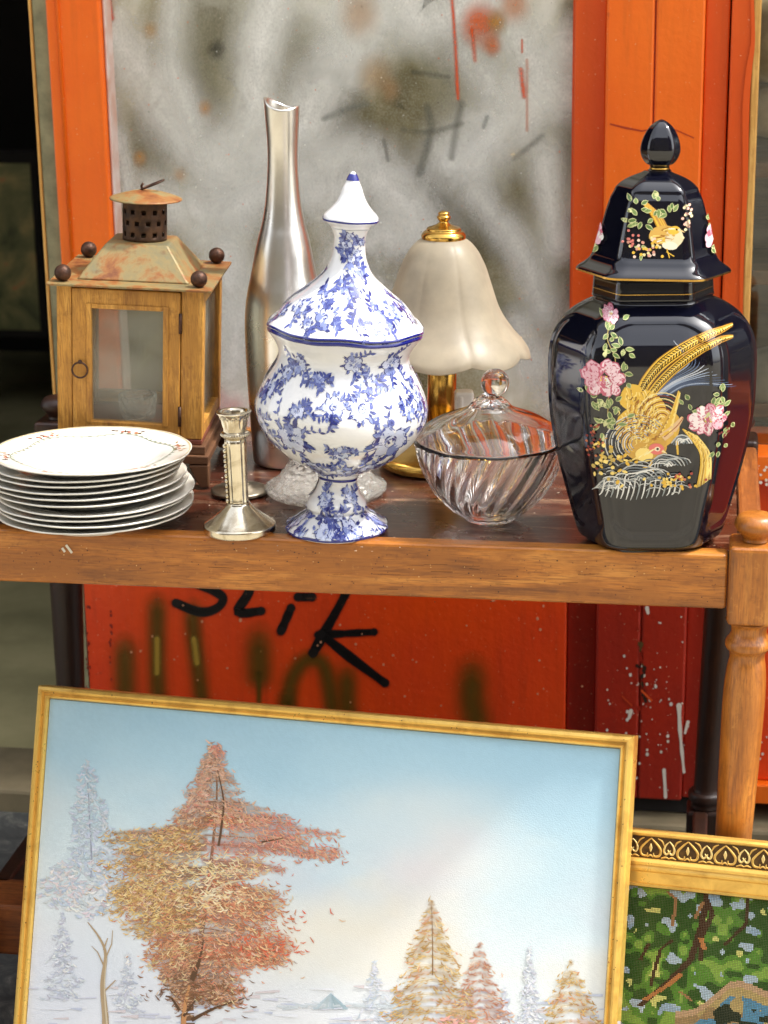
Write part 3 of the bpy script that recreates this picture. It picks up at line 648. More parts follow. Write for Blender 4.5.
B1, B2, B3, B4 = S(46, 52, 116), S(76, 86, 152), S(128, 140, 190), S(190, 198, 222)
def flower(ink, R):
    o = R_.uniform(0, 6)
    for k in range(6):                                   # loose outer petals, outlined and hatched from the heart
        a = o+2*pi*k/6+R_.uniform(-.25, .25); d = R*R_.uniform(.5, .66); pr_ = R*R_.uniform(.36, .5); px, py = d*cos(a), .85*d*sin(a)
        ink.blob(px, py, pr_, pr_*.8, a, R_.choice((B4, S(206, 212, 236), B4, B3)), 10, wob=.15)
        pts = [(px+pr_*cos(a+t), py+pr_*.86*sin(a+t)) for t in (-1.5, -.8, 0, .8, 1.5)]; ink.stroke(pts, [R*.02, R*.11, R*.15, R*.1, R*.02], R_.choice((B1, B1, B2)))
        for h in (-.35, 0, .35): ink.stroke([(.25*R*cos(a+h), .22*R*sin(a+h)), (d*1.05*cos(a+h*.7), .88*d*sin(a+h*.7))], [R*.09, R*.015], R_.choice((B1, B2, B2)))
    cx, cy = R*R_.uniform(-.15, .15), R*R_.uniform(-.15, .1)
    for k in range(7):
        a = R_.uniform(0, 6.28); rr = R*R_.uniform(.08, .36); L = R_.uniform(.5, .9); ink.stroke([(cx+rr*cos(a+t*L), cy+.85*rr*sin(a+t*L)) for t in (-1, -.5, 0, .5, 1)], [R*.02, R*.09, R*.13, R*.09, R*.02], R_.choice((B1, B1, B2, B3)))
    s_ = R_.uniform(0, 6)
    for k in range(4): a = s_+R_.uniform(-.6, .6); ink.blob(.82*R*cos(a), .72*R*sin(a), R*.16, R*.11, a, R_.choice((B1, B2)), 8, wob=.3)
def sprig(ink, x, y, ang, L, n=4):
    pts = [(x+L*t*cos(ang+.5*t), y+L*t*sin(ang+.5*t)) for t in (0, .33, .66, 1)]
    ink.stroke(pts, [1.1, .9, .7, .4], B2)
    for k in range(n):
        t = (k+1)/n; px, py = x+L*t*cos(ang+.5*t), y+L*t*sin(ang+.5*t)
        for sgn in (-1, 1): ink.leaf(px, py, ang+sgn*R_.uniform(.6, 1.1), R_.uniform(4.5, 7.5), R_.uniform(2.2, 3.4), R_.choice((B1, B2, B2, B3)), None)
def bouquet(ink, R, leaves=6, sprigs=4):
    R = R*.88; leaves += 2; sprigs = max(2, sprigs-1)
    for k in range(sprigs): a = R_.uniform(0, 2*pi); sprig(ink, .7*R*cos(a), .6*R*sin(a), a, R*R_.uniform(.8, 1.5), 3)
    for k in range(leaves):
        a = 2*pi*k/leaves+R_.uniform(-.3, .3); ink.leaf(.8*R*cos(a), .7*R*sin(a), a+R_.uniform(-.4, .4), R*R_.uniform(.4, .62), R*R_.uniform(.16, .24), R_.choice((B2, B3)), B1)
        ink.stroke([(.85*R*cos(a), .75*R*sin(a)), (1.4*R*cos(a), 1.25*R*sin(a))], [.8, .3], B1)
    flower(ink, R)
    for k in range(3): a = R_.uniform(0, 6); x, y = R*1.35*cos(a), R*1.1*sin(a); ink.blob(x, y, R*.2, R*.16, a, R_.choice((B2, B3)), 8, wob=.2); ink.blob(x, y, R*.08, R*.07, a, B1, 6)
def put(items, fn, zs, rs, parent, name):
    big = Ink(None, .00025, 2.5e-7)
    for phi, v, R, lv, sp in items:
        big.fn = toile(fn, zs, rs, phi, v)
        if R > 3: bouquet(big, R, lv, sp)
        else: sprig(big, 0, 0, R_.uniform(0, 6), 12, 4)
    big.build(name, m_blue, parent)
items = []
rows_b = [(346, 9, 9), (374, 13, 7), (402, 15, 7), (424, 17, 6), (452, 10, 6), (489, 6, 5), (519, 8, 8)]
# what the photograph shows on the front, then the same kind of scatter round the back
vis = [(-.75, 356, 11), (.75, 352, 13), (.12, 349, 11), (-.12, 388, 13), (.22, 390, 14), (-.62, 424, 20), (.62, 424, 22), (.0, 434, 9), (-1.15, 385, 13), (1.15, 384, 12), (-1.15, 418, 13), (1.2, 408, 11), (.1, 458, 10), (-.5, 455, 9), (.55, 455, 9), (-.9, 366, 8), (.85, 396, 9), (-.55, 396, 9),
       (-.5, 494, 8), (.6, 492, 8), (-.25, 520, 12), (.35, 519, 11), (-.8, 526, 7), (.85, 527, 7), (.05, 508, 6), (1.3, 517, 8), (-1.3, 517, 8), (-.35, 366, 7), (.4, 366, 7)]
for p, v, R in vis: items.append((p, v, R, 6, 4))
for k in range(12): items.append((R_.uniform(-1.3, 1.3), R_.uniform(345, 462), 1, 0, 0))
for k in range(26):
    v, R, n = R_.choice(rows_b); items.append((R_.uniform(1.6, 4.7), v+R_.uniform(-4, 4), R, 6, 3))
put(items, bodyfn, brz, brr, urn.children[0], 'flower_print')
items = [(.0, 234, 5, 5, 3), (-.5, 246, 5, 5, 3), (.9, 240, 5, 5, 2), (-.35, 306, 11, 6, 4), (.5, 308, 12, 7, 4), (.05, 283, 8, 6, 3), (.9, 303, 9, 6, 3), (-.9, 302, 9, 6, 3), (.25, 268, 7, 5, 3), (-.2, 243, 6, 4, 2), (.4, 250, 5, 5, 2), (.35, 278, 8, 5, 3), (-.5, 290, 6, 4, 3), (1.3, 310, 9, 6, 3), (-1.3, 310, 9, 6, 3), (.1, 256, 5, 4, 3), (-.6, 314, 6, 4, 3), (.2, 316, 5, 4, 3)]
items += [(R_.uniform(-1.2, 1.2), R_.uniform(262, 318), 1, 0, 0) for k in range(6)] + [(R_.uniform(1.7, 4.6), R_.uniform(268, 314), R_.uniform(7, 10), 6, 3) for k in range(10)]
put(items, lidfn, drz, drr, lid_o, 'flower_print')
def band(fn, z0f, w, col, parent, name='blue_line', n=145):
    ink = Ink(fn, .0004, 0); L = .0004; vs, fs, cs = [], [], []
    for j in range(n):
        phi = 2*pi*j/(n-1)
        for k in (-1, -.33, .33, 1): vs.append(fn(phi, z0f(phi)+k*w/2, L)); cs.append(col)
    for j in range(n-1):
        for k in range(3): fs.append((j*4+k, j*4+k+1, j*4+5+k, j*4+4+k))
    ink.mb.add(vs, fs, True, cs); ink.build(name, m_blue, parent)
NB = S(30, 36, 120)
band(bodyfn, lambda p: rimz-.0022, .0034, NB, urn.children[0]); band(lidfn, lambda p: rimz+.0024, .0016, NB, lid_o)
band(bodyfn, lambda p: urow(476), .0032, NB, urn.children[0]); band(bodyfn, lambda p: .0035, .003, NB, urn.children[0])
fz = [z for r, z in smooth_prof(FN, 5)]; frr = [r for r, z in smooth_prof(FN, 5)]
finfn = cyl(fz, frr, .05)
band(finfn, lambda p: z_row(bl, 219.5), .0016, NB, fin); band(finfn, lambda p: z_row(bl, 177.5), .0062, NB, fin)

# ------------------------------------------------------------------ pressed glass foot behind the urn
gl = on_z(326, 491, ZT)
gs = thing('glass_candleholder', 'ribbed pressed glass foot standing behind the blue and white urn', 'glassware', gl)
P = profile(gl, [(491, 60), (488, 60), (484, 56), (478, 47), (470, 41), (460, 34), (452, 29), (444, 20), (436, 12), (425, 11), (412, 15), (404, 22), (398, 24)])
P = [(P[0][0]*.96, 0), (P[0][0], .003), (P[0][0], .007)]+P[2:]
PO = smooth_prof(P, 5); ro = lambda a, i, z: 1+.06*abs(sin(11*a+z*70))*(1 if .008 < z < .05 else .2)
MB().lathe(PO+[(PO[-1][0]*.8, PO[-1][1]), (PO[-1][0]*.72, PO[-1][1]-.02), (1e-5, PO[-1][1]-.024)], 96, rf=ro).build('holder_body', m_pressed, gs)

# ------------------------------------------------------------------ steel vase
vl = on_z(289, 460, ZT)
vs_ = thing('metal_vase', 'tall silvery metal vase with a slim neck and slanted rim', 'vase', vl)
vs_.rotation_euler = (0, 0, -.1)
VL = [(470, 34), (462, 35.5), (440, 36.6), (400, 38.5), (360, 40), (325, 40.3), (305, 39), (290, 36.6), (275, 33), (262, 30.4), (250, 28.2), (235, 24.8), (223, 21.6), (208, 18.8), (195, 17.2), (180, 16.0), (166, 15.3), (150, 15.2), (135, 16), (120, 17), (104, 17.8)]
P = profile(vl, VL); P = [(P[0][0], 0), (P[1][0], .003)]+[q for q in P[2:]]
VP = smooth_prof(P, 5); zt = VP[-1][1]
off = lambda z: .0035*max(0, min(1, (z-.22)/.15))
def cut(a, i, z):
    w = max(0, (z-(zt-.05))/.05); x = sin(a); return w*(.0045*(-x)+.0065*x*x-.0035)
n0 = len(VP); inner = [(r-.0016, z) for r, z in VP[::-1] if z > zt-.16]+[(1e-5, zt-.16)]
mb = MB().lathe(VP+inner, 96, zf=cut); mb.v = [(x+off(z), y, z) for x, y, z in mb.v]; mb.build('vase_body', m_steel, vs_)

# ------------------------------------------------------------------ lamp
ll = on_z(441, 463, ZT)
lamp = thing('table_lamp', 'brass table lamp with frosted bell shade and scalloped edge', 'lamp', ll)
lamp.rotation_euler = (0, radians(1.0), .2)
br = 62*proj(ll)[2]/F
MB().lathe(smooth_prof([(br*.97, 0), (br, .002), (br, .008), (br*.93, .013), (br*.7, .018), (br*.45, .023), (br*.3, .030), (.017, .038)], 5), 72).build('base', m_brass, lamp)
zc = z_row(ll, 352); MB().lathe([(.0165, .0382), (.0165, zc), (.012, zc+.004), (.011, zc+.02), (.0155, zc+.022), (.0155, zc+.045), (.004, zc+.047)], 40).build('column', m_brass, lamp)
SH = [(352, 87), (346, 85.5), (338, 79.5), (330, 71.5), (320, 63.5), (311, 58), (302, 54), (285, 48.5), (268, 43), (258, 38.5), (250, 34), (243, 28), (238, 21), (236.5, 15)]
P = smooth_prof(profile(ll, SH), 5); zb = P[0][1]; zt2 = P[-1][1]
def flute(a, i, z): t = (z-zb)/(zt2-zb); return 1+(.036*(1-t)+.016)*(abs(cos(4*a+.5))**.5-.7)
def drop(a, i, z): t = max(0, 1-(z-zb)/.03); return -t*(.0062*abs(cos(4*a+.5))-.002)
shade = MB().lathe(P+[(r-.0022, z) for r, z in P[::-1]], 160, rf=lambda a, i, z: flute(a, i, z), zf=drop, closed=True).build('shade', m_frost, lamp)
P = profile(ll, [(238.5, 22), (236, 22.5), (234, 22), (231.5, 20), (230, 17.5), (228, 17), (226.5, 13), (225, 9), (222.5, 5), (221, 4.6), (219, 6.4), (216.5, 7), (214.5, 5), (213.6, 6), (211.8, 4.6), (210.6, .01)])
MB().lathe(smooth_prof(P, 4), 56).build('finial', m_brass, lamp)
MB().ball((0, 0, zc+.075), .024, 20, (1, 1, 1.3)).build('bulb', plain('milky_bulb', S(235, 228, 210), S(230, 222, 204), rough=.3, bump=0), lamp)
sw = MB().box(.013, .034, -.032, -.012, z_row(ll, 408), z_row(ll, 386)).build('switch', m_white, lamp, bevel=.003)
MB().box(.0175, .0215, -.034, -.0322, z_row(ll, 402), z_row(ll, 390)).build('switch_lever', m_white, sw, bevel=.001)

# ------------------------------------------------------------------ crystal bowl
bo = on_z(490, 518, ZT)
bw = thing('crystal_bowl', 'cut crystal bowl with swirled ribs and a ball topped glass lid', 'bowl', bo)
P = profile(bo, [(518, 25), (517, 26), (512, 33), (505, 43), (495, 54), (484, 62), (473, 68), (460, 73), (448, 76.5), (441, 78)])
P[0] = (P[0][0], 0.); P[1] = (P[1][0], .0015)
PO = smooth_prof(P, 6); zr = PO[-1][1]
def swirl(a, i, z): t = max(0., min(1, z/zr)); return 1-.075*abs(sin(11*(a-.55*t)))**.6*min(1, .25+4*t*(1-.75*t))
ni = len(PO); inn = [(max(r-.0055, .0), z+.004*(1-z/zr)) for r, z in PO[::-1] if z > .009]
inn = [(r, z) for r, z in inn]+[(.018, .0100), (1e-5, .0095)]
def sw2(a, i, z): return swirl(a, i, z) if i < ni else 1.-.012*abs(cos(11*(a-.55*z/zr)))
MB().lathe(PO+[(PO[-1][0]-.0025, zr+.0006)]+inn, 200, rf=sw2).build('bowl_body', m_crystal, bw)
P = profile(bo, [(441, 77), (438, 75.5), (433, 72), (427, 65), (421, 55), (416, 44), (412, 33), (408, 24), (403, 19), (399, 15), (396.5, 11), (395, 9)])
z0 = zr+.0016; P = [(P[0][0], z0), (P[0][0]*.998, z0+.0010)]+[(r, max(z, z0+.0018)) for r, z in P[1:]]
LO = smooth_prof(P, 5); nl = len(LO)
lidc = MB().lathe([(1e-5, LO[-1][1]-.010)]+[(max(r-.0028, .001), z-.0026) for r, z in LO[::-1] if r > .02 and z > z0+.003]+[(LO[0][0]-.004, z0+.0003)]+LO+[(.004, LO[-1][1]+.001), (1e-5, LO[-1][1]+.001)], 160,
        rf=lambda a, i, z: 1+.003*cos(11*a+z*70), zf=lambda a, i, z: .0004*cos(9*a+160*z)).build('lid', m_crystal, bw)
zk = z_row(bo, 382.5); xk = .005
k = MB(); k.ball((xk, 0, zk), .0146, 40); MB.lathe(k, [(.0075, LO[-1][1]+.0012), (.0055, LO[-1][1]+.005), (.0065, zk-.0142)], 24); k.build('knob', m_crystal, lidc)

# ------------------------------------------------------------------ black six sided jar
kl = on_z(649.5, 537, ZT)
jar = thing('ginger_jar', 'tall black six sided lidded jar with a gold pheasant on its front', 'jar', kl)
JR = atan2(CAM.x-kl.x, -(CAM.y-kl.y)) + radians(3)
jar.rotation_euler = (0, radians(-.6), JR)
def section(pts, k=.30, n=10):
    out = []; m = len(pts)
    for i in range(m):
        p0, p1, p2 = Vector(pts[i-1]), Vector(pts[i]), Vector(pts[(i+1) % m]); a = p1+(p0-p1)*k; b = p1+(p2-p1)*k
        for j in range(n+1): t = j/n; out.append(a*(1-t)**2+p1*2*t*(1-t)+b*t*t)
    # fill straight runs
    res = []
    for i in range(len(out)):
        a, b = out[i], out[(i+1) % len(out)]; q = max(1, int((b-a).length/.018))
        for j in range(q): res.append(a+(b-a)*j/q)
    return res
HEX = [(-.60, -.80), (.60, -.80), (1.06, 0), (.60, .80), (-.60, .80), (-1.06, 0)]
SEC = section(HEX, .26)
SECS = section(HEX, .12)
def mk_sec(prof, sec, disp=None):
    vs, fs = [], []; m = len(sec)
    for i, (r, z) in enumerate(prof):
        for q in sec:
            p = Vector((q.x*r, q.y*r, z))
            if disp: p = disp(p, r)
            vs.append(p)
    for i in range(len(prof)-1):
        for j in range(m): k = (j+1) % m; fs.append((i*m+j, i*m+k, (i+1)*m+k, (i+1)*m+j))
    fs.append(tuple(range(m-1, -1, -1))); fs.append(tuple((len(prof)-1)*m+j for j in range(m)))
    return MB().add(vs, fs, True)
JB = [(551, 63), (548, 65), (528, 72), (498, 81), (468, 89.5), (439, 96.5), (409, 101.5), (380, 103.3), (352, 103.5), (336, 101), (324, 95.5), (313, 87), (305, 77), (299, 66), (296.5, 60.5), (294, 59.5)]
P = profile(kl, JB); zsh = P[0][1]
P = [(P[0][0], 0.0), (P[1][0], .003)]+[(r, z) for r, z in P[2:]]
JP = smooth_prof(P, 9)
jz = [z for r, z in JP]; jr = [r for r, z in JP]
PXJ = proj(kl)[2]/F
_k = CAM-kl; _k.z = 0; _k.normalize(); KF = kl+_k*.082; KFL = kl+_k*.042
def rows_f(py): return z_row(KF, py)
def rows_l(py): return z_row(KFL, py)
def rows_j(py): return z_row(kl, py)
zp0, zp1 = rows_j(520), rows_j(309)
def rrect(u, z, hw0, hw1, z0, z1, rad):
    t = (z-z0)/(z1-z0); hw = hw0+(hw1-hw0)*min(1, max(0, t)); cx, cz = 0, (z0+z1)/2
    dx = abs(u)-hw+rad; dz = abs(z-cz)-(z1-z0)/2+rad
    return sqrt(max(dx, 0)**2+max(dz, 0)**2)+min(max(dx, dz), 0)-rad      # <0 inside
def emboss(u, z):
    hw = .60*float(np.interp(z, jz, jr))-.0055; d = rrect(u, z, hw, hw, zp0, zp1, .024); t = min(1, max(0, (d+.0045)/.006)); return .0022*(1-t*t*(3-2*t))
angs = [0, 1, 2, 3, 4, 5]
def jdisp(p, r):
    best = p.copy()
    for k in range(6):
        a = HEX[k]; b = HEX[(k+1) % 6]; mid = Vector(((a[0]+b[0])/2, (a[1]+b[1])/2)); t = Vector((b[0]-a[0], b[1]-a[1])).normalized(); nrm = Vector((t.y, -t.x))
        dn = p.x/r*nrm.x+p.y/r*nrm.y
        if dn > mid.dot(nrm)-.03:
            u = (Vector((p.x, p.y))-mid*r).dot(t)
            ln = (Vector(b)-Vector(a)).length/1.2
            e = emboss(u/ln, p.z); best.x -= nrm.x*e; best.y -= nrm.y*e; break
    return best
jbody = mk_sec(JP, SEC, jdisp).build('jar_body', m_black, jar)
front_sec = sorted([(q.x, q.y) for q in SEC if q.y < 0]); fx = [q[0] for q in front_sec]; fy = [q[1] for q in front_sec]
# px -> point on the jar's front
def jfront(px, py, l, zs=jz, rs=jr, emb=True, cx0=653.0):
    z = rows_f(py); r = float(np.interp(z, zs, rs))
    x = (px-(cx0-.008*(py-400)))*PXJ*.962; x = max(-r*1.0, min(r*1.0, x)); u = x/r
    y = float(np.interp(u, fx, fy))*r
    if emb:
        yy = -.8*r; e = min(emboss(x+a_, z+b_) for a_ in (-.003, 0, .003) for b_ in (-.003, .003)) if abs(u) < .58 else 0; y += e
    e2 = .02; y2 = float(np.interp(u+e2, fx, fy)); y1 = float(np.interp(u-e2, fx, fy)); sl = (y2-y1)/(2*e2); q = sqrt(1+sl*sl)
    return (x+l*sl/q, y-l/q, z)
Zc = lambda x, y: (540+x*.2969, 290+y*.2969)
ink = Ink(jfront, .0004, 1.2e-6)
GD, GD2, GD3 = S(226, 182, 70), S(246, 218, 128), S(160, 112, 36)
LG, LG2, PKK, PK2, WHT, GRY = S(120, 140, 84), S(206, 206, 150), S(226, 178, 190), S(190, 96, 116), S(236, 232, 226), S(140, 142, 140)
DKB = S(34, 44, 66)
def zst(pts, w, col, sub=6, col2=None): ink.stroke([Zc(*p) for p in pts], [a*.2969 for a in w] if isinstance(w, list) else w*.2969, col, sub=sub, col2=col2)
def zb_(x, y, rx, ry, ang, col, n=14, wob=0): X, Y = Zc(x, y); ink.blob(X, Y, rx*.2969, ry*.2969, ang, col, n, wob=wob)
def zleaf(x, y, ang, ln, wd, col, edge=None): X, Y = Zc(x, y); ink.leaf(X, Y, ang, ln*.2969, wd*.2969, col, edge)
# slim dark and pale feathers under the tail
for i in range(16):
    t = i/15; x1 = 440+t*170; y1 = 190+t*170
    pts = [(350+t*70, 350+t*10), (400+t*80, 300+t*26), (470+t*90, 235+t*90), (x1+40*t, y1-12)]
    zst(pts, [3, 4, 3, 1.2], R_.choice((S(150, 164, 186), S(96, 112, 140), S(70, 84, 110), S(190, 196, 206))))
# two long barred gold tail feathers
for pts, w in (([(322, 372), (350, 310), (400, 250), (480, 196), (560, 160), (640, 152)], [26, 34, 36, 30, 22, 4]), ([(345, 380), (392, 318), (450, 260), (520, 210), (590, 182), (638, 184)], [22, 28, 28, 24, 16, 3])):
    zst(pts, [a+5 for a in w], GD3, 8); zst(pts, w, GD, 8)
    n = 44
    for k in range(1, n):
        t = k/n*(len(pts)-1); i = int(t); f = t-i; x = pts[i][0]*(1-f)+pts[i+1][0]*f; y = pts[i][1]*(1-f)+pts[i+1][1]*f
        a = atan2(pts[i+1][1]-pts[i][1], pts[i+1][0]-pts[i][0]); ww = interp(t, range(len(w)), w)*.46
        for sg in (-1, 1): zst([(x, y), (x+ww*cos(a+sg*2.3), y+ww*sin(a+sg*2.3))], [4.2, 2.4], S(30, 20, 12), 0)
    zst(pts, 2.2, GD2, 8)
    for sg in (-1, 1): zst([(x+sg*2.0, y+sg*w[i]*.40) for i, (x, y) in enumerate(pts)], [1, 2, 2.4, 2.4, 2, 1], S(40, 26, 14), 8)
# neck ruff and golden back
zb_(300, 360, 34, 46, .5, GD, 18, .06); zb_(350, 400, 66, 58, .3, GD, 18, .05); zb_(330, 470, 82, 84, .2, GD, 20, .04); zb_(345, 520, 78, 62, .2, S(206, 160, 70), 20, .04); zb_(400, 470, 60, 70, .5, S(220, 174, 74), 18, .04)
for k in range(60):
    a = R_.uniform(1.0, 2.0); x, y = R_.uniform(270, 400), R_.uniform(330, 470); zst([(x, y), (x+26*cos(a), y+26*sin(a))], [4, 1], R_.choice((GD2, GD2, S(244, 222, 150), GD3)), 0)
# scale arcs on breast and wing
for k in range(9):
    r = 22+k*10.5
    pts = [(322+r*cos(a), 520+.92*r*sin(a)) for a in np.linspace(2.2, 5.6, 14)]
    zst(pts, 3.6, DKB if k % 2 else S(226, 224, 214), 0); zst([(x+2.5, y+2) for x, y in pts], 1.8, S(226, 222, 200) if k % 2 else S(90, 104, 130), 0)
for k in range(9):
    r = 12+k*9; zst([(402+r*cos(a), 440+r*1.1*sin(a)) for a in np.linspace(3.4, 5.6, 10)], 3.2, S(120, 40, 24) if k % 2 else S(244, 224, 160), 0)
for k in range(170):                                       # short feather strokes over the back and flank
    x, y = R_.gauss(335, 36), R_.gauss(440, 50)
    if ((x-335)/80)**2+((y-440)/100)**2 < 1: a = 1.9+(x-335)*.006+R_.gauss(0, .2); zst([(x, y), (x+11*cos(a)+2, y+11*sin(a)), (x+18*cos(a+.3), y+18*sin(a+.3))], [4.5, 3.4, .8], R_.choice((GD2, GD2, S(250, 234, 160), S(176, 116, 40), S(130, 80, 28), GD)), 0)
for k in range(40):
    a = R_.uniform(2.2, 5.6); r = R_.uniform(30, 112); x, y = 322+r*cos(a), 520+.92*r*sin(a); zst([(x, y), (x+9*cos(a+2.6), y+9*sin(a+2.6))], [5, 1.4], R_.choice((S(44, 56, 84), S(232, 226, 200), S(206, 150, 60), S(30, 30, 40))), 0)
# folded wing tip, thigh
for k in range(10):
    t = k/9; zst([(390+t*40, 500-t*14), (430+t*22, 420-t*30), (455+t*6, 340+t*8)], [6, 5, 2], R_.choice((GD, GD2, S(170, 120, 50))))
zst([(404, 500), (440, 470), (470, 430)], [30, 26, 8], S(226, 190, 140)); zst([(410, 498), (450, 462), (472, 432)], 3, S(160, 80, 50))
# head bent down to the rock
zb_(345, 560, 30, 24, .2, GD2, 16); zb_(385, 540, 26, 20, .1, S(226, 120, 110), 14); zb_(388, 540, 10, 8, 0, S(246, 230, 200), 10); zb_(389, 540, 4.5, 4.5, 0, BK, 8); zst([(404, 546), (420, 556)], [9, 2], S(240, 220, 160), 0)
for k in range(7): zst([(300+k*9, 582-k*4), (330+k*9, 560-k*4)], [4, 2], R_.choice((GD2, S(246, 232, 170))), 0)
# legs
zst([(445, 480), (452, 520), (456, 560)], [10, 8, 6], GD); zst([(372, 575), (362, 600), (340, 606)], [8, 6, 2], GD); zst([(362, 600), (378, 618)], [5, 2], GD)
# rock: pale wave lines
for cx, cy, r0, n in ((430, 600, 70, 7), (340, 650, 95, 8), (260, 680, 70, 7), (480, 520, 46, 6)):
    for k in range(n):
        r = r0*(1-k/n); zst([(cx+r*cos(a), cy+.55*r*sin(a)+5*sin(4*a+k)) for a in np.linspace(3.0, 6.1, 12)], [3, 4.6, 5.4, 4.6, 3], R_.choice((S(190, 192, 190), S(226, 226, 222), S(110, 118, 124))), 0)
for k in range(16):
    x = 215+k*17; zst([(x, 650+R_.uniform(-14, 10)), (x-6, 690), (x-14+R_.uniform(-4, 4), 722-abs(k-6)*2.4)], [4, 5, 2], R_.choice((S(206, 206, 202), S(150, 156, 156), S(232, 232, 228))))
for k in range(46):
    x, y = R_.uniform(205, 470), R_.uniform(585, 700); c_ = R_.choice((S(196, 198, 194), S(140, 146, 148), S(236, 236, 230), S(90, 98, 104))); rr = R_.uniform(12, 34)
    zst([(x+rr*cos(a), y+.5*rr*sin(a)) for a in np.linspace(3.3, 6.0, 7)], [1.4, 3, 3.4, 3, 1.4], c_, 0)
# right hand golden rock / fallen feathers
for k in range(14):
    t = k/13; zst([(470+t*46, 470+t*24), (530+t*30, 560), (520+t*46, 680-t*30)], [4, 5, 2], R_.choice((GD, GD2, GD3)))
zst([(490, 480), (560, 560), (556, 640)], [3, 5, 3], GD2)
# peonies
def peony(x, y, r):
    r = r*1.06
    for k in range(9):
        a = 2*pi*k/9+R_.uniform(-.25, .25); d = r*R_.uniform(.5, .68); pr_ = r*R_.uniform(.28, .40); px, py = x+d*cos(a), y+.85*d*sin(a)
        zb_(px, py, pr_*1.06, pr_*.86, a, PK2, 14, .14); zb_(px, py, pr_*.96, pr_*.76, a, R_.choice((PKK, S(236, 206, 212), S(238, 224, 222))), 14, .14)
        for h in (-.3, 0, .3): zst([(x+.3*r*cos(a+h), y+.26*r*sin(a+h)), (x+.85*r*cos(a+h*.6), y+.74*r*sin(a+h*.6))], [2.6, .6], R_.choice((PK2, S(214, 140, 160), WHT)), 0)
    for k in range(6): a = R_.uniform(0, 6.28); rr = r*R_.uniform(.1, .36); px, py = x+rr*cos(a), y+rr*.8*sin(a); zb_(px, py, .22*r, .16*r, a, PK2, 10, .15); zb_(px, py, .19*r, .135*r, a, R_.choice((S(240, 220, 222), WHT, PKK)), 10, .15)
    for k in range(9): zb_(x+R_.uniform(-.16, .16)*r, y+R_.uniform(-.12, .12)*r, .045*r, .04*r, 0, S(224, 190, 80), 7)
def foliage(x, y, n, sp, L=26):
    for k in range(n):
        a = R_.uniform(0, 6.28); d = abs(R_.gauss(0, 1))*sp; zleaf(x+d*cos(a), y+d*sin(a), a+R_.uniform(-.6, .6), L*R_.uniform(.7, 1.2), L*.42, R_.choice((LG, S(92, 116, 66), LG)), LG2)
zst([(240, 110), (225, 170), (250, 240), (230, 330), (225, 420)], 3, S(170, 150, 90)); foliage(235, 150, 8, 26, 24); foliage(215, 210, 7, 26, 24); foliage(280, 200, 6, 20, 26); foliage(275, 280, 6, 20, 28)
foliage(170, 360, 6, 18, 26); foliage(230, 400, 12, 34, 28); foliage(220, 450, 10, 30, 26); peony(215, 300, 72); peony(240, 100, 27)
foliage(560, 400, 8, 34, 28); foliage(600, 440, 6, 22, 26); foliage(590, 520, 8, 22, 24); foliage(500, 410, 6, 18, 22); peony(553, 440, 62)
foliage(590, 360, 5, 14, 24)
for k in range(46): x, y = R_.gauss(235, 34), R_.gauss(580, 36); zb_(x, y, R_.uniform(5, 10), R_.uniform(4, 7), R_.uniform(0, 3), R_.choice((GD, GD2, S(196, 170, 90))), 8)
for k in range(24): x, y = R_.gauss(180, 16), R_.gauss(510, 30); zb_(x, y, 4.6, 4.6, 0, R_.choice((S(150, 60, 50), S(120, 40, 36), S(190, 110, 70))), 7)
for k in range(20): x, y = R_.gauss(480, 26), R_.gauss(648, 16); zb_(x, y, 5, 5, 0, R_.choice((S(170, 70, 60), GD, S(206, 130, 100))), 7)
for k in range(26): x, y = R_.gauss(430, 24), R_.gauss(655, 12); zb_(x, y, 6, 4.6, R_.uniform(0, 3), R_.choice((GD, GD2)), 8)
for k in range(9): zb_(610+R_.gauss(0, 10), 490+R_.gauss(0, 14), 4, 4, 0, S(120, 50, 50), 7)
ink.build('pheasant_decoration', m_decal, jbody)
# collar, lid and knob
zc0 = JP[-1][1]
P = profile(kl, [(294, 59), (291, 58.5), (283, 58), (276, 57.5), (272, 57)]); jc = mk_sec([(P[0][0], zc0+.0002)]+[(r, z) for r, z in P[1:]], SECS).build('collar', m_black, jar)
def ring(prof_r, z, sec, w, parent, name='gold_line', shift=(0, 0)):
    vs, fs = [], []; m = len(sec)
    for q in sec:
        for k in (-1, 1): vs.append((q.x*prof_r+shift[0], q.y*prof_r, z+k*w/2))
    for j in range(m): k = (j+1) % m; fs.append((j*2, k*2, k*2+1, j*2+1))
    MB().add(vs, fs, True).build(name, m_brass, parent)
ring(P[2][0]*1.004, z_row(kl, 286.5), SECS, .0016, jc)
lidt = bpy.data.objects.new('lid', None)
LDJ = [(271.5, 62), (270.8, 73), (268.6, 75), (265.5, 72.5), (261, 66), (256, 61.5), (246, 58), (232, 55), (219, 52), (205, 48.5), (194, 44.5), (186, 39), (180, 32), (175.5, 23.5), (172.5, 16), (170.5, 12.5)]
P = profile(kl, LDJ); LJ = smooth_prof(P, 7)
zl0, zl1 = z_row(kl, 255), z_row(kl, 187)
LTILT = radians(1.6); zpv = LJ[0][1]
def ltilt(p): x, y, z = p; return Vector((x+tan(LTILT)*(z-zpv), y, z-x*sin(LTILT)))
def lemb(u, z): d = rrect(u, z, .038, .030, zl0, zl1, .010); t = min(1, max(0, (d+.0035)/.0045)); return .0016*(1-t*t*(3-2*t))
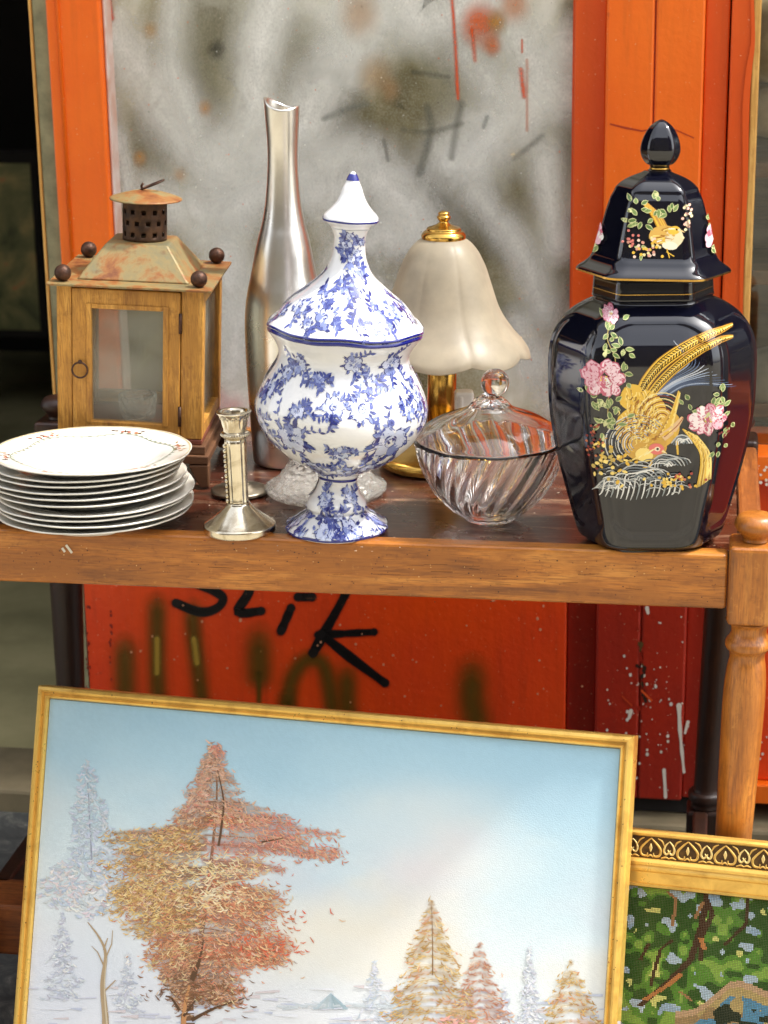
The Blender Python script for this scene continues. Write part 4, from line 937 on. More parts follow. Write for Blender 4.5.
def ldisp(p, r):
    best = p.copy()
    for k in range(6):
        a = HEX[k]; b = HEX[(k+1) % 6]; mid = Vector(((a[0]+b[0])/2, (a[1]+b[1])/2)); t = Vector((b[0]-a[0], b[1]-a[1])).normalized(); nrm = Vector((t.y, -t.x))
        if p.x/r*nrm.x+p.y/r*nrm.y > mid.dot(nrm)-.03:
            u = (Vector((p.x, p.y))-mid*r).dot(t); ln = (Vector(b)-Vector(a)).length/1.2
            e = lemb(u/ln, p.z); best.x -= nrm.x*e; best.y -= nrm.y*e; break
    return best
SECL = section(HEX, .15)
mb = mk_sec(LJ, SECL, ldisp); mb.v = [tuple(ltilt(p)) for p in mb.v]; jl = mb.build('lid', m_black, jar)
vs, fs = [], []; m = len(SECL)
for q in SECL:
    for k in (-1, 1): vs.append(tuple(ltilt((q.x*P[2][0]*1.003, q.y*P[2][0]*1.003, P[2][1]-.0006+k*.0009))))
for j in range(m): k = (j+1) % m; fs.append((j*2, k*2, k*2+1, j*2+1))
MB().add(vs, fs, True).build('gold_line', m_brass, jl)
KN = profile(kl, [(170.2, 12), (168, 9.5), (165.5, 10), (163, 14), (158, 17.6), (152, 19.6), (147, 19.7), (140, 18.2), (133, 15.4), (127, 11.6), (123, 7.4), (120.5, 3.4), (119.3, .4)])
mb = mk_sec(smooth_prof(KN, 6), section(HEX, .22)); mb.v = [tuple(ltilt((p[0]+.002, p[1], p[2]))) for p in mb.v]; kn = mb.build('knob', m_black, jl)
vs, fs = [], []; r_ = KN[1][0]*1.06
mb = MB().lathe([(r_, KN[1][1]-.0009), (r_, KN[1][1]+.0009)], 40); mb.v = [tuple(ltilt((x+.002, y, z))) for x, y, z in mb.v]; mb.build('gold_line', m_brass, kn)
lz = [z for r, z in LJ]; lr = [r for r, z in LJ]
fsl = sorted([(q.x, q.y) for q in SECL if q.y < 0]); flx = [q[0] for q in fsl]; fly = [q[1] for q in fsl]
def lfront(px, py, l):
    z = rows_l(py); r = float(np.interp(z, lz, lr)); x = (px-656.5)*PXJ*.975; x = max(-r*1.02, min(r*1.02, x)); u = x/r
    y = float(np.interp(u, flx, fly))*r+(min(lemb(x+a_, z) for a_ in (-.002, 0, .002)) if abs(u) < .58 else 0)
    sl = (float(np.interp(u+.02, flx, fly))-float(np.interp(u-.02, flx, fly)))/.04; q = sqrt(1+sl*sl)
    return tuple(ltilt((x+l*sl/q, y-l/q, z+l*.3)))
ink = Ink(lfront, .0005, 1.2e-6); Zc = lambda x, y: (540+x*.2969-1.5, 100+y*.2969)
for k in range(9): t = k/8; zst([(345+t*8, 350-t*6), (380+t*24, 395-t*6), (400+t*34, 435+t*4)], [2.5, 6, 5], R_.choice((GD, GD3, S(190, 140, 70))))
zb_(415, 455, 44, 30, -.2, S(206, 164, 84), 18, .05); zb_(452, 465, 30, 34, .2, S(226, 210, 170), 16, .05); zb_(452, 440, 20, 14, -.2, GD, 14); zb_(440, 490, 26, 14, .1, S(236, 226, 200), 12)
for k in range(14): a = R_.uniform(-.6, .4); x, y = R_.uniform(380, 450), R_.uniform(430, 480); zst([(x, y), (x+22*cos(a), y+22*sin(a))], [4, 1.5], R_.choice((GD2, S(150, 100, 40), WHT)), 0)
zb_(460, 437, 3.4, 3.4, 0, BK, 7); zst([(474, 440), (486, 446)], [6, 1], S(230, 200, 140), 0); zst([(430, 500), (440, 530)], 3, GD); zst([(430, 510), (455, 525)], 3, GD)
foliage(330, 370, 7, 18, 26); foliage(345, 410, 7, 20, 26); foliage(400, 365, 7, 22, 26); foliage(440, 385, 4, 14, 24); foliage(345, 500, 4, 30, 18)
for k in range(36): x, y = R_.gauss(375, 34), R_.gauss(498, 18); zb_(x, y, 5, 5, 0, R_.choice((S(226, 210, 150), GD, S(206, 150, 130), S(230, 200, 180))), 8)
for k in range(22): x, y = R_.gauss(492, 9), R_.gauss(400, 26); zb_(x, y, 5, 5, 0, R_.choice((S(226, 180, 160), S(230, 216, 170))), 8)
for k in range(10): x, y = R_.gauss(318, 12), R_.gauss(470, 14); zb_(x, y, 4.6, 4.6, 0, S(206, 120, 110), 8)
def sideflower(x, y):
    foliage(x, y-50, 4, 14, 22); foliage(x, y+40, 3, 12, 22)
    for dx, dy, c in ((0, -18, PKK), (-6, 6, PKK), (6, 10, WHT), (2, -4, PK2), (-2, 26, PKK)): zb_(x+dx, y+dy, 13, 15, 0, c, 10, .12)
sideflower(212, 470); sideflower(574, 470)
ink.build('bird_decoration', m_decal, jl)

# ------------------------------------------------------------------ lantern
fc = on_z(209, 488, ZT); LR = radians(6.0); hb = .0885
cx = fc.x-(hb*cos(LR)+hb*sin(LR)); cy = fc.y-(hb*sin(LR)-hb*cos(LR))
lan = thing('candle_lantern', 'old wooden candle lantern with rusty tin roof beside the plates', 'lantern', (cx, cy, ZT))
lan.rotation_euler = Euler((0, 0, LR)); CT = radians(3.0)
base_o = MB()
for sx_ in (-1, 1):
    for sy_ in (-1, 1):
        x0, x1 = sorted((sx_*hb, sx_*(hb-.022))); y0, y1 = sorted((sy_*hb, sy_*(hb-.022)))
        vs = [(x0, y0, .026), (x1, y0, .026), (x1, y1, .026), (x0, y1, .026)]
        k = .35; xa, xb = (x0, x1-.012) if sx_ < 0 else (x0+.012, x1); ya, yb = (y0, y1-.012) if sy_ < 0 else (y0+.012, y1)
        vs += [(xa, ya, 0), (xb, ya, 0), (xb, yb, 0), (xa, yb, 0)]
        MB().add(vs, [(0, 1, 2, 3), (7, 6, 5, 4), (0, 4, 5, 1), (1, 5, 6, 2), (2, 6, 7, 3), (3, 7, 4, 0)]).build('foot', m_lbase, lan, bevel=.0015)
def tl(z): return Matrix.Rotation(CT*min(1, 1), 4, 'Y')
lbx = bpy.data.objects.new('x', None); bpy.data.objects.remove(lbx)
def lpart(mb, name, mat, parent=lan, bevel=.0012):
    M = Matrix.Translation((0, 0, .0262)) @ Matrix.Rotation(CT, 4, 'Y') @ Matrix.Translation((0, 0, -.0262+.0045))
    if parent is lan or True: mb.v = [tuple(M @ Vector(p)) for p in mb.v]
    return mb.build(name, mat, parent, bevel=bevel)
lpart(MB().box(-hb, hb, -hb, hb, .0264, .036), 'plinth', m_lbase); lpart(MB().box(-hb+.004, hb-.004, -hb+.004, hb-.004, .0362, .046), 'plinth', m_lbase)
B = .080; Z0, Z1 = .0462, .218
lpart(MB().box(-B, B, -B, B, Z0, Z0+.006), 'floor_board', plain('red_stain', S(120, 60, 40), S(90, 44, 30), rough=.6))
for sx_ in (-1, 1):
    for sy_ in (-1, 1):
        w = .0165 if sx_ < 0 else .024
        x0, x1 = sorted((sx_*B, sx_*(B-w))); y0, y1 = sorted((sy_*B, sy_*(B-.018)))
        lpart(MB().box(x0, x1, y0, y1, Z0+.0062, Z1), 'corner_post', m_lwood)
dx0, dx1 = -B+.0172, B-.0248
door = lpart(MB().add([(x, y, z) for y in (-B-.002, -B+.012) for (x, z) in ((dx0, Z0+.008), (dx1, Z0+.008), (dx1, Z1-.002), (dx0, Z1-.002), (dx0+.021, Z0+.022), (dx1-.018, Z0+.022), (dx1-.018, Z1-.020), (dx0+.021, Z1-.020))],
    [q_ for i in range(4) for q_ in ((i, (i+1) % 4, 4+(i+1) % 4, 4+i), (8+(i+1) % 4, 8+i, 12+i, 12+(i+1) % 4), (8+i, 8+(i+1) % 4, (i+1) % 4, i), (4+i, 4+(i+1) % 4, 12+(i+1) % 4, 12+i))]), 'door', m_lwood)
for b_ in ((dx0+.0155, dx0+.0215, Z0+.020, Z1-.018), (dx1-.0185, dx1-.0125, Z0+.020, Z1-.018), (dx0+.0217, dx1-.0187, Z1-.0235, Z1-.0185)):
    lpart(MB().box(b_[0], b_[1], -B-.0035, -B-.0021, b_[2], b_[3]), 'bead', m_lwood, door, .0008)
lpart(MB().box(dx0+.020, dx1-.017, -B+.004, -B+.0062, Z0+.021, Z1-.019), 'pane', m_dusty, door, 0)
rp = Vector((dx0+.009, -B-.005, Z1-.083))
hh = lpart(MB().tube([rp+Vector((.0085*cos(a), -.001, .0085*sin(a)-.009)) for a in np.linspace(0, 2*pi, 25)[:-1]], .0011, 8, True).ball(rp, .0024, 12), 'ring_pull', m_iron, door, 0)
for zq in (Z1-.036, Z0+.032): lpart(MB().tube([(dx1+.0004, -B-.0025, zq-.011), (dx1+.0004, -B-.0025, zq+.011)], .0019, 10), 'hinge', m_iron, door, 0)
for sx_ in (-1, 1):
    x0, x1 = sorted((sx_*B, sx_*(B-.012)))
    for za, zb_2 in ((Z1-.016, Z1), (Z0+.0062, Z0+.020)): lpart(MB().box(x0+.0005, x1-.0005, -B+.0182, B-.0182, za, zb_2), 'side_rail', m_lwood_x)
    lpart(MB().box(sx_*(B-.007)-.001, sx_*(B-.007)+.001, -B+.017, B-.017, Z0+.018, Z1-.015), 'pane', m_dusty, lan, 0)
lpart(MB().box(-B+.017, B-.025, B-.0085, B-.0065, Z0+.018, Z1-.015), 'pane', m_dusty, lan, 0)
for za, zb_2 in ((Z1-.016, Z1), (Z0+.0062, Z0+.02)): lpart(MB().box(-B+.0166, B-.0244, B-.012, B-.0001, za, zb_2), 'side_rail', m_lwood_x)
q = .0895
roof = lpart(MB().box(-q, q, -q, q, Z1+.0004, Z1+.0032), 'roof', m_rust, lan, .0008)
def frust(h0, z0, h1, z1): return MB().add([(-h0, -h0, z0), (h0, -h0, z0), (h0, h0, z0), (-h0, h0, z0), (-h1, -h1, z1), (h1, -h1, z1), (h1, h1, z1), (-h1, h1, z1)], [(3, 2, 1, 0), (4, 5, 6, 7), (0, 1, 5, 4), (1, 2, 6, 5), (2, 3, 7, 6), (3, 0, 4, 7)])
lpart(frust(.062, Z1+.0034, .034, Z1+.040), 'hood', m_rust, roof, .002)
for sx_ in (-1, 1):
    for sy_ in (-1, 1): lpart(MB().ball((sx_*.074, sy_*.074, Z1+.0034+.0088), .0092, 20), 'ball_finial', m_iron, roof, 0)
zc1 = Z1+.0402
ch = MB(); nseg = 60; hN = 18; rc = .0245; hc = .045
vs, fs = [], []
holes = set()
for rr_ in range(3):
    for k in range(12): holes.add((2+rr_*5, (k*5+(2 if rr_ % 2 else 0)) % 60))
for i in range(hN+1):
    for j in range(nseg): a = 2*pi*j/nseg; vs.append((rc*sin(a)+.003, -rc*cos(a), zc1+hc*i/hN))
for i in range(hN):
    for j in range(nseg):
        if any((i+di, (j+dj) % nseg) in holes for di in (0, -1) for dj in (0, -1)): continue
        k = (j+1) % nseg; fs.append((i*nseg+j, i*nseg+k, (i+1)*nseg+k, (i+1)*nseg+j))
ch.add(vs, fs, True); chim = lpart(ch, 'chimney', plain('sooty_tin', S(50, 34, 24), S(92, 64, 42), rough=.6, metal=.5, scale=90, bump=.4, bscale=300), roof, 0)
sd = chim.modifiers.new('solid', 'SOLIDIFY'); sd.thickness = .001
capm = MB().lathe(smooth_prof([(.0375, zc1+hc+.0002), (.0395, zc1+hc-.001), (.0398, zc1+hc+.0004), (.036, zc1+hc+.0022), (.02, zc1+hc+.0070), (.006, zc1+hc+.0095), (1e-5, zc1+hc+.0098)], 4), 56); capm.v = [(x+.004, y, z) for x, y, z in capm.v]; cap = lpart(capm, 'cap', m_rust, roof, 0)
zz1 = zc1+hc+.0098
lpart(MB().tube([(.011+.0125*cos(a), .002+.009*sin(a), zz1+.0055+.0055*cos(a)) for a in np.linspace(0, 2*pi, 25)[:-1]], .0011, 8, True).tube([(.0, 0, zz1-.001), (-.001, 0, zz1+.004), (.001, 0, zz1+.007)], .0014, 8), 'carry_ring', m_iron, cap, 0)
cup = tag(MB().lathe(smooth_prof([(.017, .0), (.019, .002), (.021, .014), (.022, .026), (.0205, .026), (.0195, .012), (.016, .005), (1e-5, .0045)], 4), 40).build('glass_cup', m_pressed), 'small round glass candle cup standing inside the wooden lantern', 'candle cup')
cup.location = (lan.matrix_basis @ Vector((.0, -.01, 0))) + Vector((0, 0, Z0+.0145))

# ------------------------------------------------------------------ pictures leaning at the front of the table
E1 = Vector((.98317433, -.17891587, .03684213)); E2 = Vector((-.02707984, -.34221394, -.93923176)); NR = -(E1.cross(E2))
def lean_frame(TLp):
    M = Matrix.Identity(4)
    for i in range(3): M[i][0] = E1[i]; M[i][1] = -NR[i]; M[i][2] = -E2[i]; M[i][3] = TLp[i]
    return M
def frame_loop(w, h, prof, x0=0, z0=0):
    """moulding swept round a w x h rectangle whose top left outer corner is the origin; prof = (inset, proud)"""
    vs, fs = [], []; n = len(prof)
    for cxn, czn, sx_, sz_ in ((0, 0, 1, -1), (w, 0, -1, -1), (w, -h, -1, 1), (0, -h, 1, 1)):
        for t, p in prof: vs.append((cxn+sx_*t, -p, czn+sz_*t))
    for c in range(4):
        d = (c+1) % 4
        for i in range(n): k = (i+1) % n; fs.append((c*n+i, d*n+i, d*n+k, c*n+k))
    return MB().add(vs, fs, False)
TL = on_y(40, 685, .112)
pw = .6*0+ .0
# width so that the top right outer corner meets the photograph's
def plane_uv(TLp, px, py, off=0.):
    v = ray(px, py); P0 = TLp+NR*off; t = (P0-CAM).dot(NR)/v.dot(NR); q = CAM+v*t-P0; return q.dot(E1), -q.dot(E2)
pw = plane_uv(TL, 635, 736)[0]
ph = (TL.z-GZ)/-E2.z - .002 - .0
ph = (TL.z+pw*E1.z*0-GZ)/-E2.z-.004
pt = thing('landscape_painting', 'large thin gold framed painting of autumn trees in snow leaning on the table', 'painting', (0, 0, 0))
pt.matrix_world = lean_frame(TL)
MB_prof = [(0, -.016), (0, .003), (.0014, .0062), (.0044, .0078), (.0066, .0066), (.0074, .0036), (.0092, .0036), (.0108, .0056), (.0126, .0050), (.0138, .0018), (.0142, -.004), (.0142, -.016)]
frm = frame_loop(pw, ph, MB_prof).build('frame', m_gild, pt)
ink = Ink(lambda x, y, l: (x, -l, y), .0001, 1e-6)
for i in range(60):
    s_ = R_.choice((0, 1, 2)); t = R_.random()
    x, z = ((t*pw, -R_.uniform(.003, .012)) if s_ == 0 else ((R_.uniform(.003, .012), -t*ph) if s_ == 1 else (pw-R_.uniform(.003, .012), -t*ph)))
    ink.fn = lambda a, b, l: (a, -(.0081+l), b); ink.blob(x, z, R_.uniform(.0004, .0012), R_.uniform(.0003, .0007), R_.uniform(0, 3), R_.choice((S(90, 50, 20), S(130, 40, 24), S(60, 40, 16))), 6)
ink.build('wear_marks', m_spray, frm)
def cv(px, py, lift): u, w = plane_uv(TL, px, py); return (u, -(.0005+lift), w)
def vnoise(nx, ny, cells, seed):
    r = np.random.RandomState(seed); gx = r.rand(cells+2, cells+2)
    xs = np.linspace(0, cells, nx); ys = np.linspace(0, cells, ny); xi = xs.astype(int); yi = ys.astype(int); fx_ = xs-xi; fy_ = ys-yi
    fx_ = fx_*fx_*(3-2*fx_); fy_ = fy_*fy_*(3-2*fy_)
    a = gx[np.ix_(yi, xi)]; b = gx[np.ix_(yi, xi+1)]; c = gx[np.ix_(yi+1, xi)]; d = gx[np.ix_(yi+1, xi+1)]
    return (a*(1-fx_)+b*fx_)*(1-fy_[:, None])+(c*(1-fx_)+d*fx_)*fy_[:, None]
HZ = []
def haze(x, y, rx, ry, c, a): HZ.append((x, y, rx, ry, c, a))
for x, y, rx, ry, c, a in [(380, 830, 120, 40, S(214, 224, 228), .5), (470, 860, 90, 50, S(222, 226, 224), .5), (330, 930, 90, 50, S(232, 228, 212), .6), (380, 950, 90, 40, S(234, 230, 218), .65), (300, 880, 50, 30, S(184, 206, 224), .5), (430, 800, 90, 30, S(206, 220, 226), .5), (520, 770, 120, 30, S(164, 200, 218), .6), (420, 870, 60, 30, S(228, 216, 218), .5), (460, 840, 40, 24, S(226, 216, 218), .35), (120, 760, 110, 40, S(168, 204, 222), .4), (90, 950, 80, 60, S(212, 220, 228), .5), (300, 1010, 130, 26, S(226, 228, 230), .6), (400, 1000, 60, 20, S(222, 226, 230), .6), (560, 800, 70, 26, S(176, 206, 222), .5), (330, 760, 80, 24, S(172, 206, 222), .5)]: haze(x, y, rx, ry, c, a)
nx, ny = 220, 160
tex = sum(vnoise(nx, ny, c, 3+c)*w for c, w in ((3, .5), (7, .28), (15, .14), (31, .08)))
grain = np.random.RandomState(5).rand(ny, nx)
vs, cs, fs = [], [], []
u0, u1, w0, w1 = .0144, pw-.0144, -.0144, -ph+.0144
skyc = [(0, (158, 196, 216)), (.16, (172, 206, 222)), (.34, (198, 220, 228)), (.5, (214, 226, 230)), (.64, (224, 230, 230)), (.78, (222, 226, 232)), (1, (224, 226, 230))]
for j in range(ny):
    for i in range(nx):
        fxx, fyy = i/(nx-1), j/(ny-1); vs.append((u0+(u1-u0)*fxx, -.0005+.0002*tex[j, i], w0+(w1-w0)*fyy))
        t = fyy+(tex[j, i]-.5)*.34; c = [interp(t, [k[0] for k in skyc], [k[1][d] for k in skyc]) for d in range(3)]
        cl_ = max(0, (tex[j, i]-.46)*2.0)*max(0, 1-abs(fyy-.55)*2.2)*exp(-((fxx-.66)/.3)**2)   # warm cloud
        c = [c[d]+(((226, 222, 208)[d])-c[d])*min(1, cl_*3.2) for d in range(3)]
        pk = max(0, tex[-1-j, i]-.5)*1.2*max(0, 1-abs(fyy-.5)*3); c = [c[d]+((206, 190, 200)[d]-c[d])*min(.6, pk) for d in range(3)]
        gj = (grain[j, i]-.5)*5; cc = S(*[max(0, min(255, q_+gj)) for q_ in c]); X_, Y_, _z = proj(TL+E1*(u0+(u1-u0)*fxx)-E2*(w0+(w1-w0)*fyy))
        for hx, hy, hrx, hry, hc, ha in HZ:
            g_ = ha*exp(-1.6*(((X_-hx)/hrx)**2+((Y_-hy)/hry)**2)); cc = tuple(cc[d]*(1-g_)+hc[d]*g_ for d in range(3))+(1,)
        cs.append(cc)
for j in range(ny-1):
    for i in range(nx-1): a = j*nx+i; fs.append((a, a+nx, a+nx+1, a+1))
mbc = MB().add(vs, fs, True, cs)
canvas = mbc.build('canvas', m_oil, pt)
MB().box(.003, pw-.003, .0105, .0155, -ph+.003, -.003).build('backing', plain('backing_board', S(120, 90, 60), S(100, 74, 48), rough=.9), pt)
ink = Ink(cv, .0003, 2.2e-8, rnd=.0004)
def fleck(x, y, L, ang, c, w=None):
    w = w or L*.34; cu = R_.choice((-1, 1))*.5
    ink.stroke([(x-L*.5*cos(ang), y-L*.5*sin(ang)), (x-cu*L*.3*sin(ang), y+abs(cu)*L*.34), (x+L*.5*cos(ang), y+L*.5*sin(ang))], [w*.4, w, w*.25], c)
for k in range(26):
    t = k/25; ink.stroke([(331+(t-.5)*2, 993+abs(t-.5)*3), (331+(t-.5)*34, 1009)], [1, 2.4], jit(S(200, 214, 220, .6) if t < .55 else S(176, 198, 208, .6), .08))
for k in range(40): x = R_.uniform(276, 400); ink.stroke([(x, 1003+abs(x-331)*.05+R_.gauss(0, 2)), (x+12, 1005+abs(x-331)*.05)], [1, 3], S(216, 224, 228, .7))
for k in range(260): x, y = R_.uniform(24, 600), R_.uniform(985, 1110); ink.stroke([(x, y), (x+R_.uniform(8, 26), y+R_.uniform(-2, 2))], [.6, R_.uniform(1.5, 4), .5][:2], R_.choice((S(226, 228, 232), S(206, 208, 220), S(192, 198, 214), S(214, 204, 204))))
def tree(lobes, pal, n, L, hi=None, base=None):
    if base:
        pass
    tot = sum(l[2]*l[3] for l in lobes)
    jobs = []
    for x, y, rx, ry, ci in lobes:
        for k in range(int(n*rx*ry/tot)):
            a, d = R_.uniform(0, 6.28), R_.random()**.42*1.12; px, py = x+rx*d*cos(a), y+ry*d*sin(a); jobs.append((px, py, ci or 0, d))
    R_.shuffle(jobs)
    for px, py, ci, d in jobs: fleck(px, py, L*R_.uniform(.7, 1.3), R_.gauss(.1, .6), jit(R_.choice(pal[ci]), .14))
G0, G1 = S(186, 198, 212), S(204, 212, 220)
tree([(88, 785, 9, 22, 0), (90, 815, 16, 22, 0), (95, 845, 22, 24, 0), (110, 870, 18, 20, 0), (80, 875, 26, 18, 1), (90, 900, 24, 16, 1), (60, 890, 20, 16, 1)], [[S(194, 208, 220), G1, S(188, 200, 214)], [S(206, 212, 218), S(224, 224, 222), S(190, 202, 216), S(214, 204, 206)]], 900, 6)
ink.stroke([(88, 780), (90, 820), (92, 860), (91, 880)], [.6, 1, 1.4, 1], S(150, 156, 172), sub=4)
def fir(x, y0, y1, hw, pal, n, L=5, hi=None):
    for k in range(n):
        t = R_.random()**.7; y = y0+(y1-y0)*t; layer = .75+.25*sin(t*26); xx = x+R_.uniform(-1, 1)*hw*t*layer; fleck(xx, y, L*R_.uniform(.7, 1.3), R_.gauss(0, .5)+(.35 if xx > x else -.35), jit(R_.choice(pal), .1))
GF = [S(198, 202, 212), S(208, 212, 220), S(218, 222, 226), S(230, 232, 232), S(190, 194, 206)]
fir(63, 912, 1000, 28, GF, 300); fir(128, 952, 1012, 20, GF, 170); fir(530, 945, 1040, 19, GF, 420); fir(505, 985, 1040, 18, GF, 160); fir(375, 960, 1030, 26, [S(196, 204, 216), S(214, 218, 224)], 160)
TRK, TR2, TRD = S(178, 154, 120), S(206, 190, 160), S(92, 66, 44)
ink.stroke([(100, 1090), (106, 1030), (103, 985), (106, 955), (100, 938), (88, 922)], [9, 7, 5, 3, 2, .8], TRK, sub=4); ink.stroke([(108, 1030), (105, 990), (107, 958)], [2, 1.4, .6], TR2, sub=4)
for pts in ([(104, 965), (98, 952), (92, 946)], [(105, 960), (112, 944), (113, 930)], [(106, 990), (116, 980)], [(104, 950), (108, 938)]): ink.stroke(pts, [1.6, 1, .5][:len(pts)], TRK)
# the big autumn tree
EL = [(742, 213, 220), (760, 203, 227), (775, 199, 232), (790, 190, 244), (802, 184, 258), (815, 176, 246), (828, 152, 292), (842, 120, 322), (858, 106, 356), (870, 104, 306), (884, 106, 262), (900, 110, 284), (916, 118, 280), (932, 126, 276), (946, 138, 294), (962, 146, 292), (978, 160, 270), (992, 170, 252), (1006, 178, 240)]
pal = [[S(196, 152, 124), S(186, 138, 106), S(210, 168, 140), S(218, 186, 160), S(172, 154, 144)], [S(188, 122, 78), S(170, 104, 64), S(206, 150, 104), S(220, 182, 136), S(196, 120, 90), S(226, 204, 152)], [S(206, 138, 116), S(196, 118, 96), S(220, 170, 142), S(206, 160, 122), S(210, 128, 112)], [S(188, 144, 76), S(202, 158, 84), S(170, 124, 62), S(218, 184, 116), S(230, 206, 150)], [S(202, 116, 72), S(210, 104, 68), S(178, 102, 62), S(218, 150, 108), S(224, 188, 140)], [S(160, 112, 76), S(178, 128, 90), S(140, 94, 62), S(196, 152, 114), S(206, 168, 130)]]
ink.stroke([(196, 1110), (190, 1050), (188, 1010), (193, 980), (206, 905), (217, 800), (214, 745)], [24, 18, 12, 7, 4, 2, .6], S(120, 88, 62), sub=5)
jobs = []
ey = [e[0] for e in EL]; el = [e[1] for e in EL]; er = [e[2] for e in EL]
def colour_of(x, y):
    r_ = R_.random()
    if y < 815: return 0 if r_ < .8 else 2
    if x > 245 and y < 885: return 2 if r_ < .75 else 0
    if x < 172 and 825 < y < 930: return 3 if r_ < .72 else R_.choice((1, 0))
    if x > 225 and y > 885: return 4 if r_ < .4 else R_.choice((1, 1, 0))
    if y > 965: return 5 if r_ < .7 else 1
    return R_.choice((1, 1, 1, 4, 3, 0))
PALE = S(226, 206, 190)
pal = [[tuple(q*.90+PALE[i]*.10 for i, q in enumerate(c)) for c in row] for row in pal]
for k in range(185):                                       # boughs from the trunk towards the crown's edge
    y = R_.uniform(744, 1008); x0 = 214-(y-745)*.085; sg = R_.choice((-1, 1)); xe = interp(y, ey, el if sg < 0 else er); ln = (xe-x0)*R_.choice((R_.uniform(.4, .8), R_.uniform(.7, 1.02))); dy = abs(ln)*R_.uniform(-.14, .20)
    if 835 < y < 872 and sg > 0: dy = abs(ln)*R_.uniform(.02, .12)
    ys = y-abs(ln)*R_.uniform(.0, .22); pts = [(x0+ln*t, ys+dy*t+ (t*t)*abs(ln)*.06) for t in (0, .35, .7, 1)]
    ci = colour_of(x0+ln*.7, y); c = pal[ci][0]
    ink.stroke(pts, [6, 13, 13, 5], (*[q*.96 for q in c[:3]], .42), soft=True, sub=3)
    if R_.random() < .4: ink.stroke(pts, [1.1, .8, .5, .2], R_.choice((S(120, 88, 64), S(140, 104, 76))), sub=3)
    for j in range(int(16+abs(ln)*.75)):
        t = R_.random()**.65*1.05; px = x0+ln*t; py = ys+dy*t+t*t*abs(ln)*.06+R_.gauss(0, 5.2)*(1.15-.6*t); jobs.append((px+R_.gauss(0, 2.5), py, ci))
for cx_, cy_, sx_, sy_, n_, ci_ in ((140, 868, 20, 14, 460, 3), (132, 894, 15, 13, 330, 3), (165, 905, 22, 15, 380, 3), (285, 842, 20, 7, 260, 2), (322, 854, 16, 5, 170, 2), (262, 905, 18, 12, 260, 1), (268, 945, 16, 14, 260, 4), (180, 955, 24, 16, 320, 1)):
    for q_ in range(5): ink.blob(cx_+R_.gauss(0, sx_*.5), cy_+R_.gauss(0, sy_*.5), sx_*.9, sy_*.8, 0, (*pal[ci_][R_.choice((0, 2))][:3], .35), 16, soft=True, wob=.15)
    for k in range(n_): jobs.append((R_.gauss(cx_, sx_*.8), R_.gauss(cy_, sy_*.8), ci_ if R_.random() < .85 else 1))
R_.shuffle(jobs)
for px, py, ci in jobs: L = R_.uniform(2.4, 6.4); fleck(px, py, L, R_.gauss(.1, .55)+(.3 if px > 214 else -.3), jit(R_.choice(pal[ci]), .13), L*R_.uniform(.16, .3))
for cx_, cy_, sx_, sy_, n_, cols in ((215, 868, 26, 8, 150, (S(230, 208, 158), S(236, 222, 182))), (208, 900, 20, 7, 130, (S(240, 226, 190), S(228, 200, 150))), (150, 905, 24, 12, 120, (S(232, 208, 140), S(222, 190, 120))), (270, 940, 18, 16, 90, (S(214, 96, 64), S(222, 130, 90))), (200, 992, 24, 10, 170, (S(122, 86, 58), S(140, 98, 66))), (235, 915, 30, 20, 120, (S(226, 186, 140), S(206, 128, 90)))):
    for k in range(n_): fleck(R_.gauss(cx_, sx_), R_.gauss(cy_, sy_), R_.uniform(4.5, 8), R_.gauss(.1, .5), jit(R_.choice(cols), .08), R_.uniform(.9, 1.7))
for pts, w, c in [([(218, 770), (224, 800), (222, 826), (219, 846)], [.8, 1.6, 2.2, 2.2], TRD), ([(206, 900), (218, 888), (232, 882), (243, 880)], [3, 2.4, 1.8, 1], TR2), ([(204, 902), (208, 888), (216, 874)], [2, 1.6, .8], TR2), ([(262, 842), (284, 838)], [2, .8], TRD), ([(192, 980), (200, 960), (204, 940)], [6, 3, 1], TRD), ([(188, 1110), (184, 1050), (185, 1010), (190, 985)], [9, 7, 4, 2], S(196, 140, 90)), ([(192, 1020), (215, 1008), (245, 998)], [4, 2.4, 1], TRD), ([(180, 1010), (172, 998), (166, 996)], [3, 2, 1], TRD), ([(155, 905), (162, 915)], [1.6, 1], TR2), ([(184, 1016), (196, 1000)], [3, 1], TRD)]: ink.stroke(pts, w, c, sub=4)
OC = [S(180, 142, 72), S(196, 160, 92), S(160, 120, 60), S(214, 186, 130), S(200, 140, 100)]
def spruce(x, y0, y1, hw, pl, n, L=5.4):
    """boughs in drooping tiers, loose at the edge"""
    for k in range(int((y1-y0)/7)):
        y = y0+k*7+R_.uniform(-2, 2); t = (y-y0)/(y1-y0); w_ = hw*(max(0., t)**.8)*R_.uniform(.7, 1.1)+2
        for sg in (-1, 1):
            ink.stroke([(x, y-2), (x+sg*w_*.5, y), (x+sg*w_*.9, y+w_*.12)], [5, 10, 3], (*R_.choice(pl)[:3], .42), soft=True, sub=2)
            for j in range(int(n*w_/hw)):
                q = R_.random()**.7; fleck(x+sg*w_*q+R_.gauss(0, 1.5), y+w_*.12*q*q+R_.gauss(0, 3.2), L*R_.uniform(.6, 1.3), sg*.35+R_.gauss(0, .45), jit(R_.choice(pl), .12), L*R_.uniform(.16, .3))
OCL = [S(192, 158, 92), S(206, 174, 112), S(176, 138, 80), S(222, 198, 148), S(206, 154, 116)]
PCH = [S(206, 156, 130), S(192, 138, 110), S(214, 178, 150), S(184, 130, 104)]
spruce(480, 948, 1110, 62, PCH, 34); spruce(432, 903, 1110, 74, OCL, 44); spruce(571, 965, 1110, 66, OCL, 36)
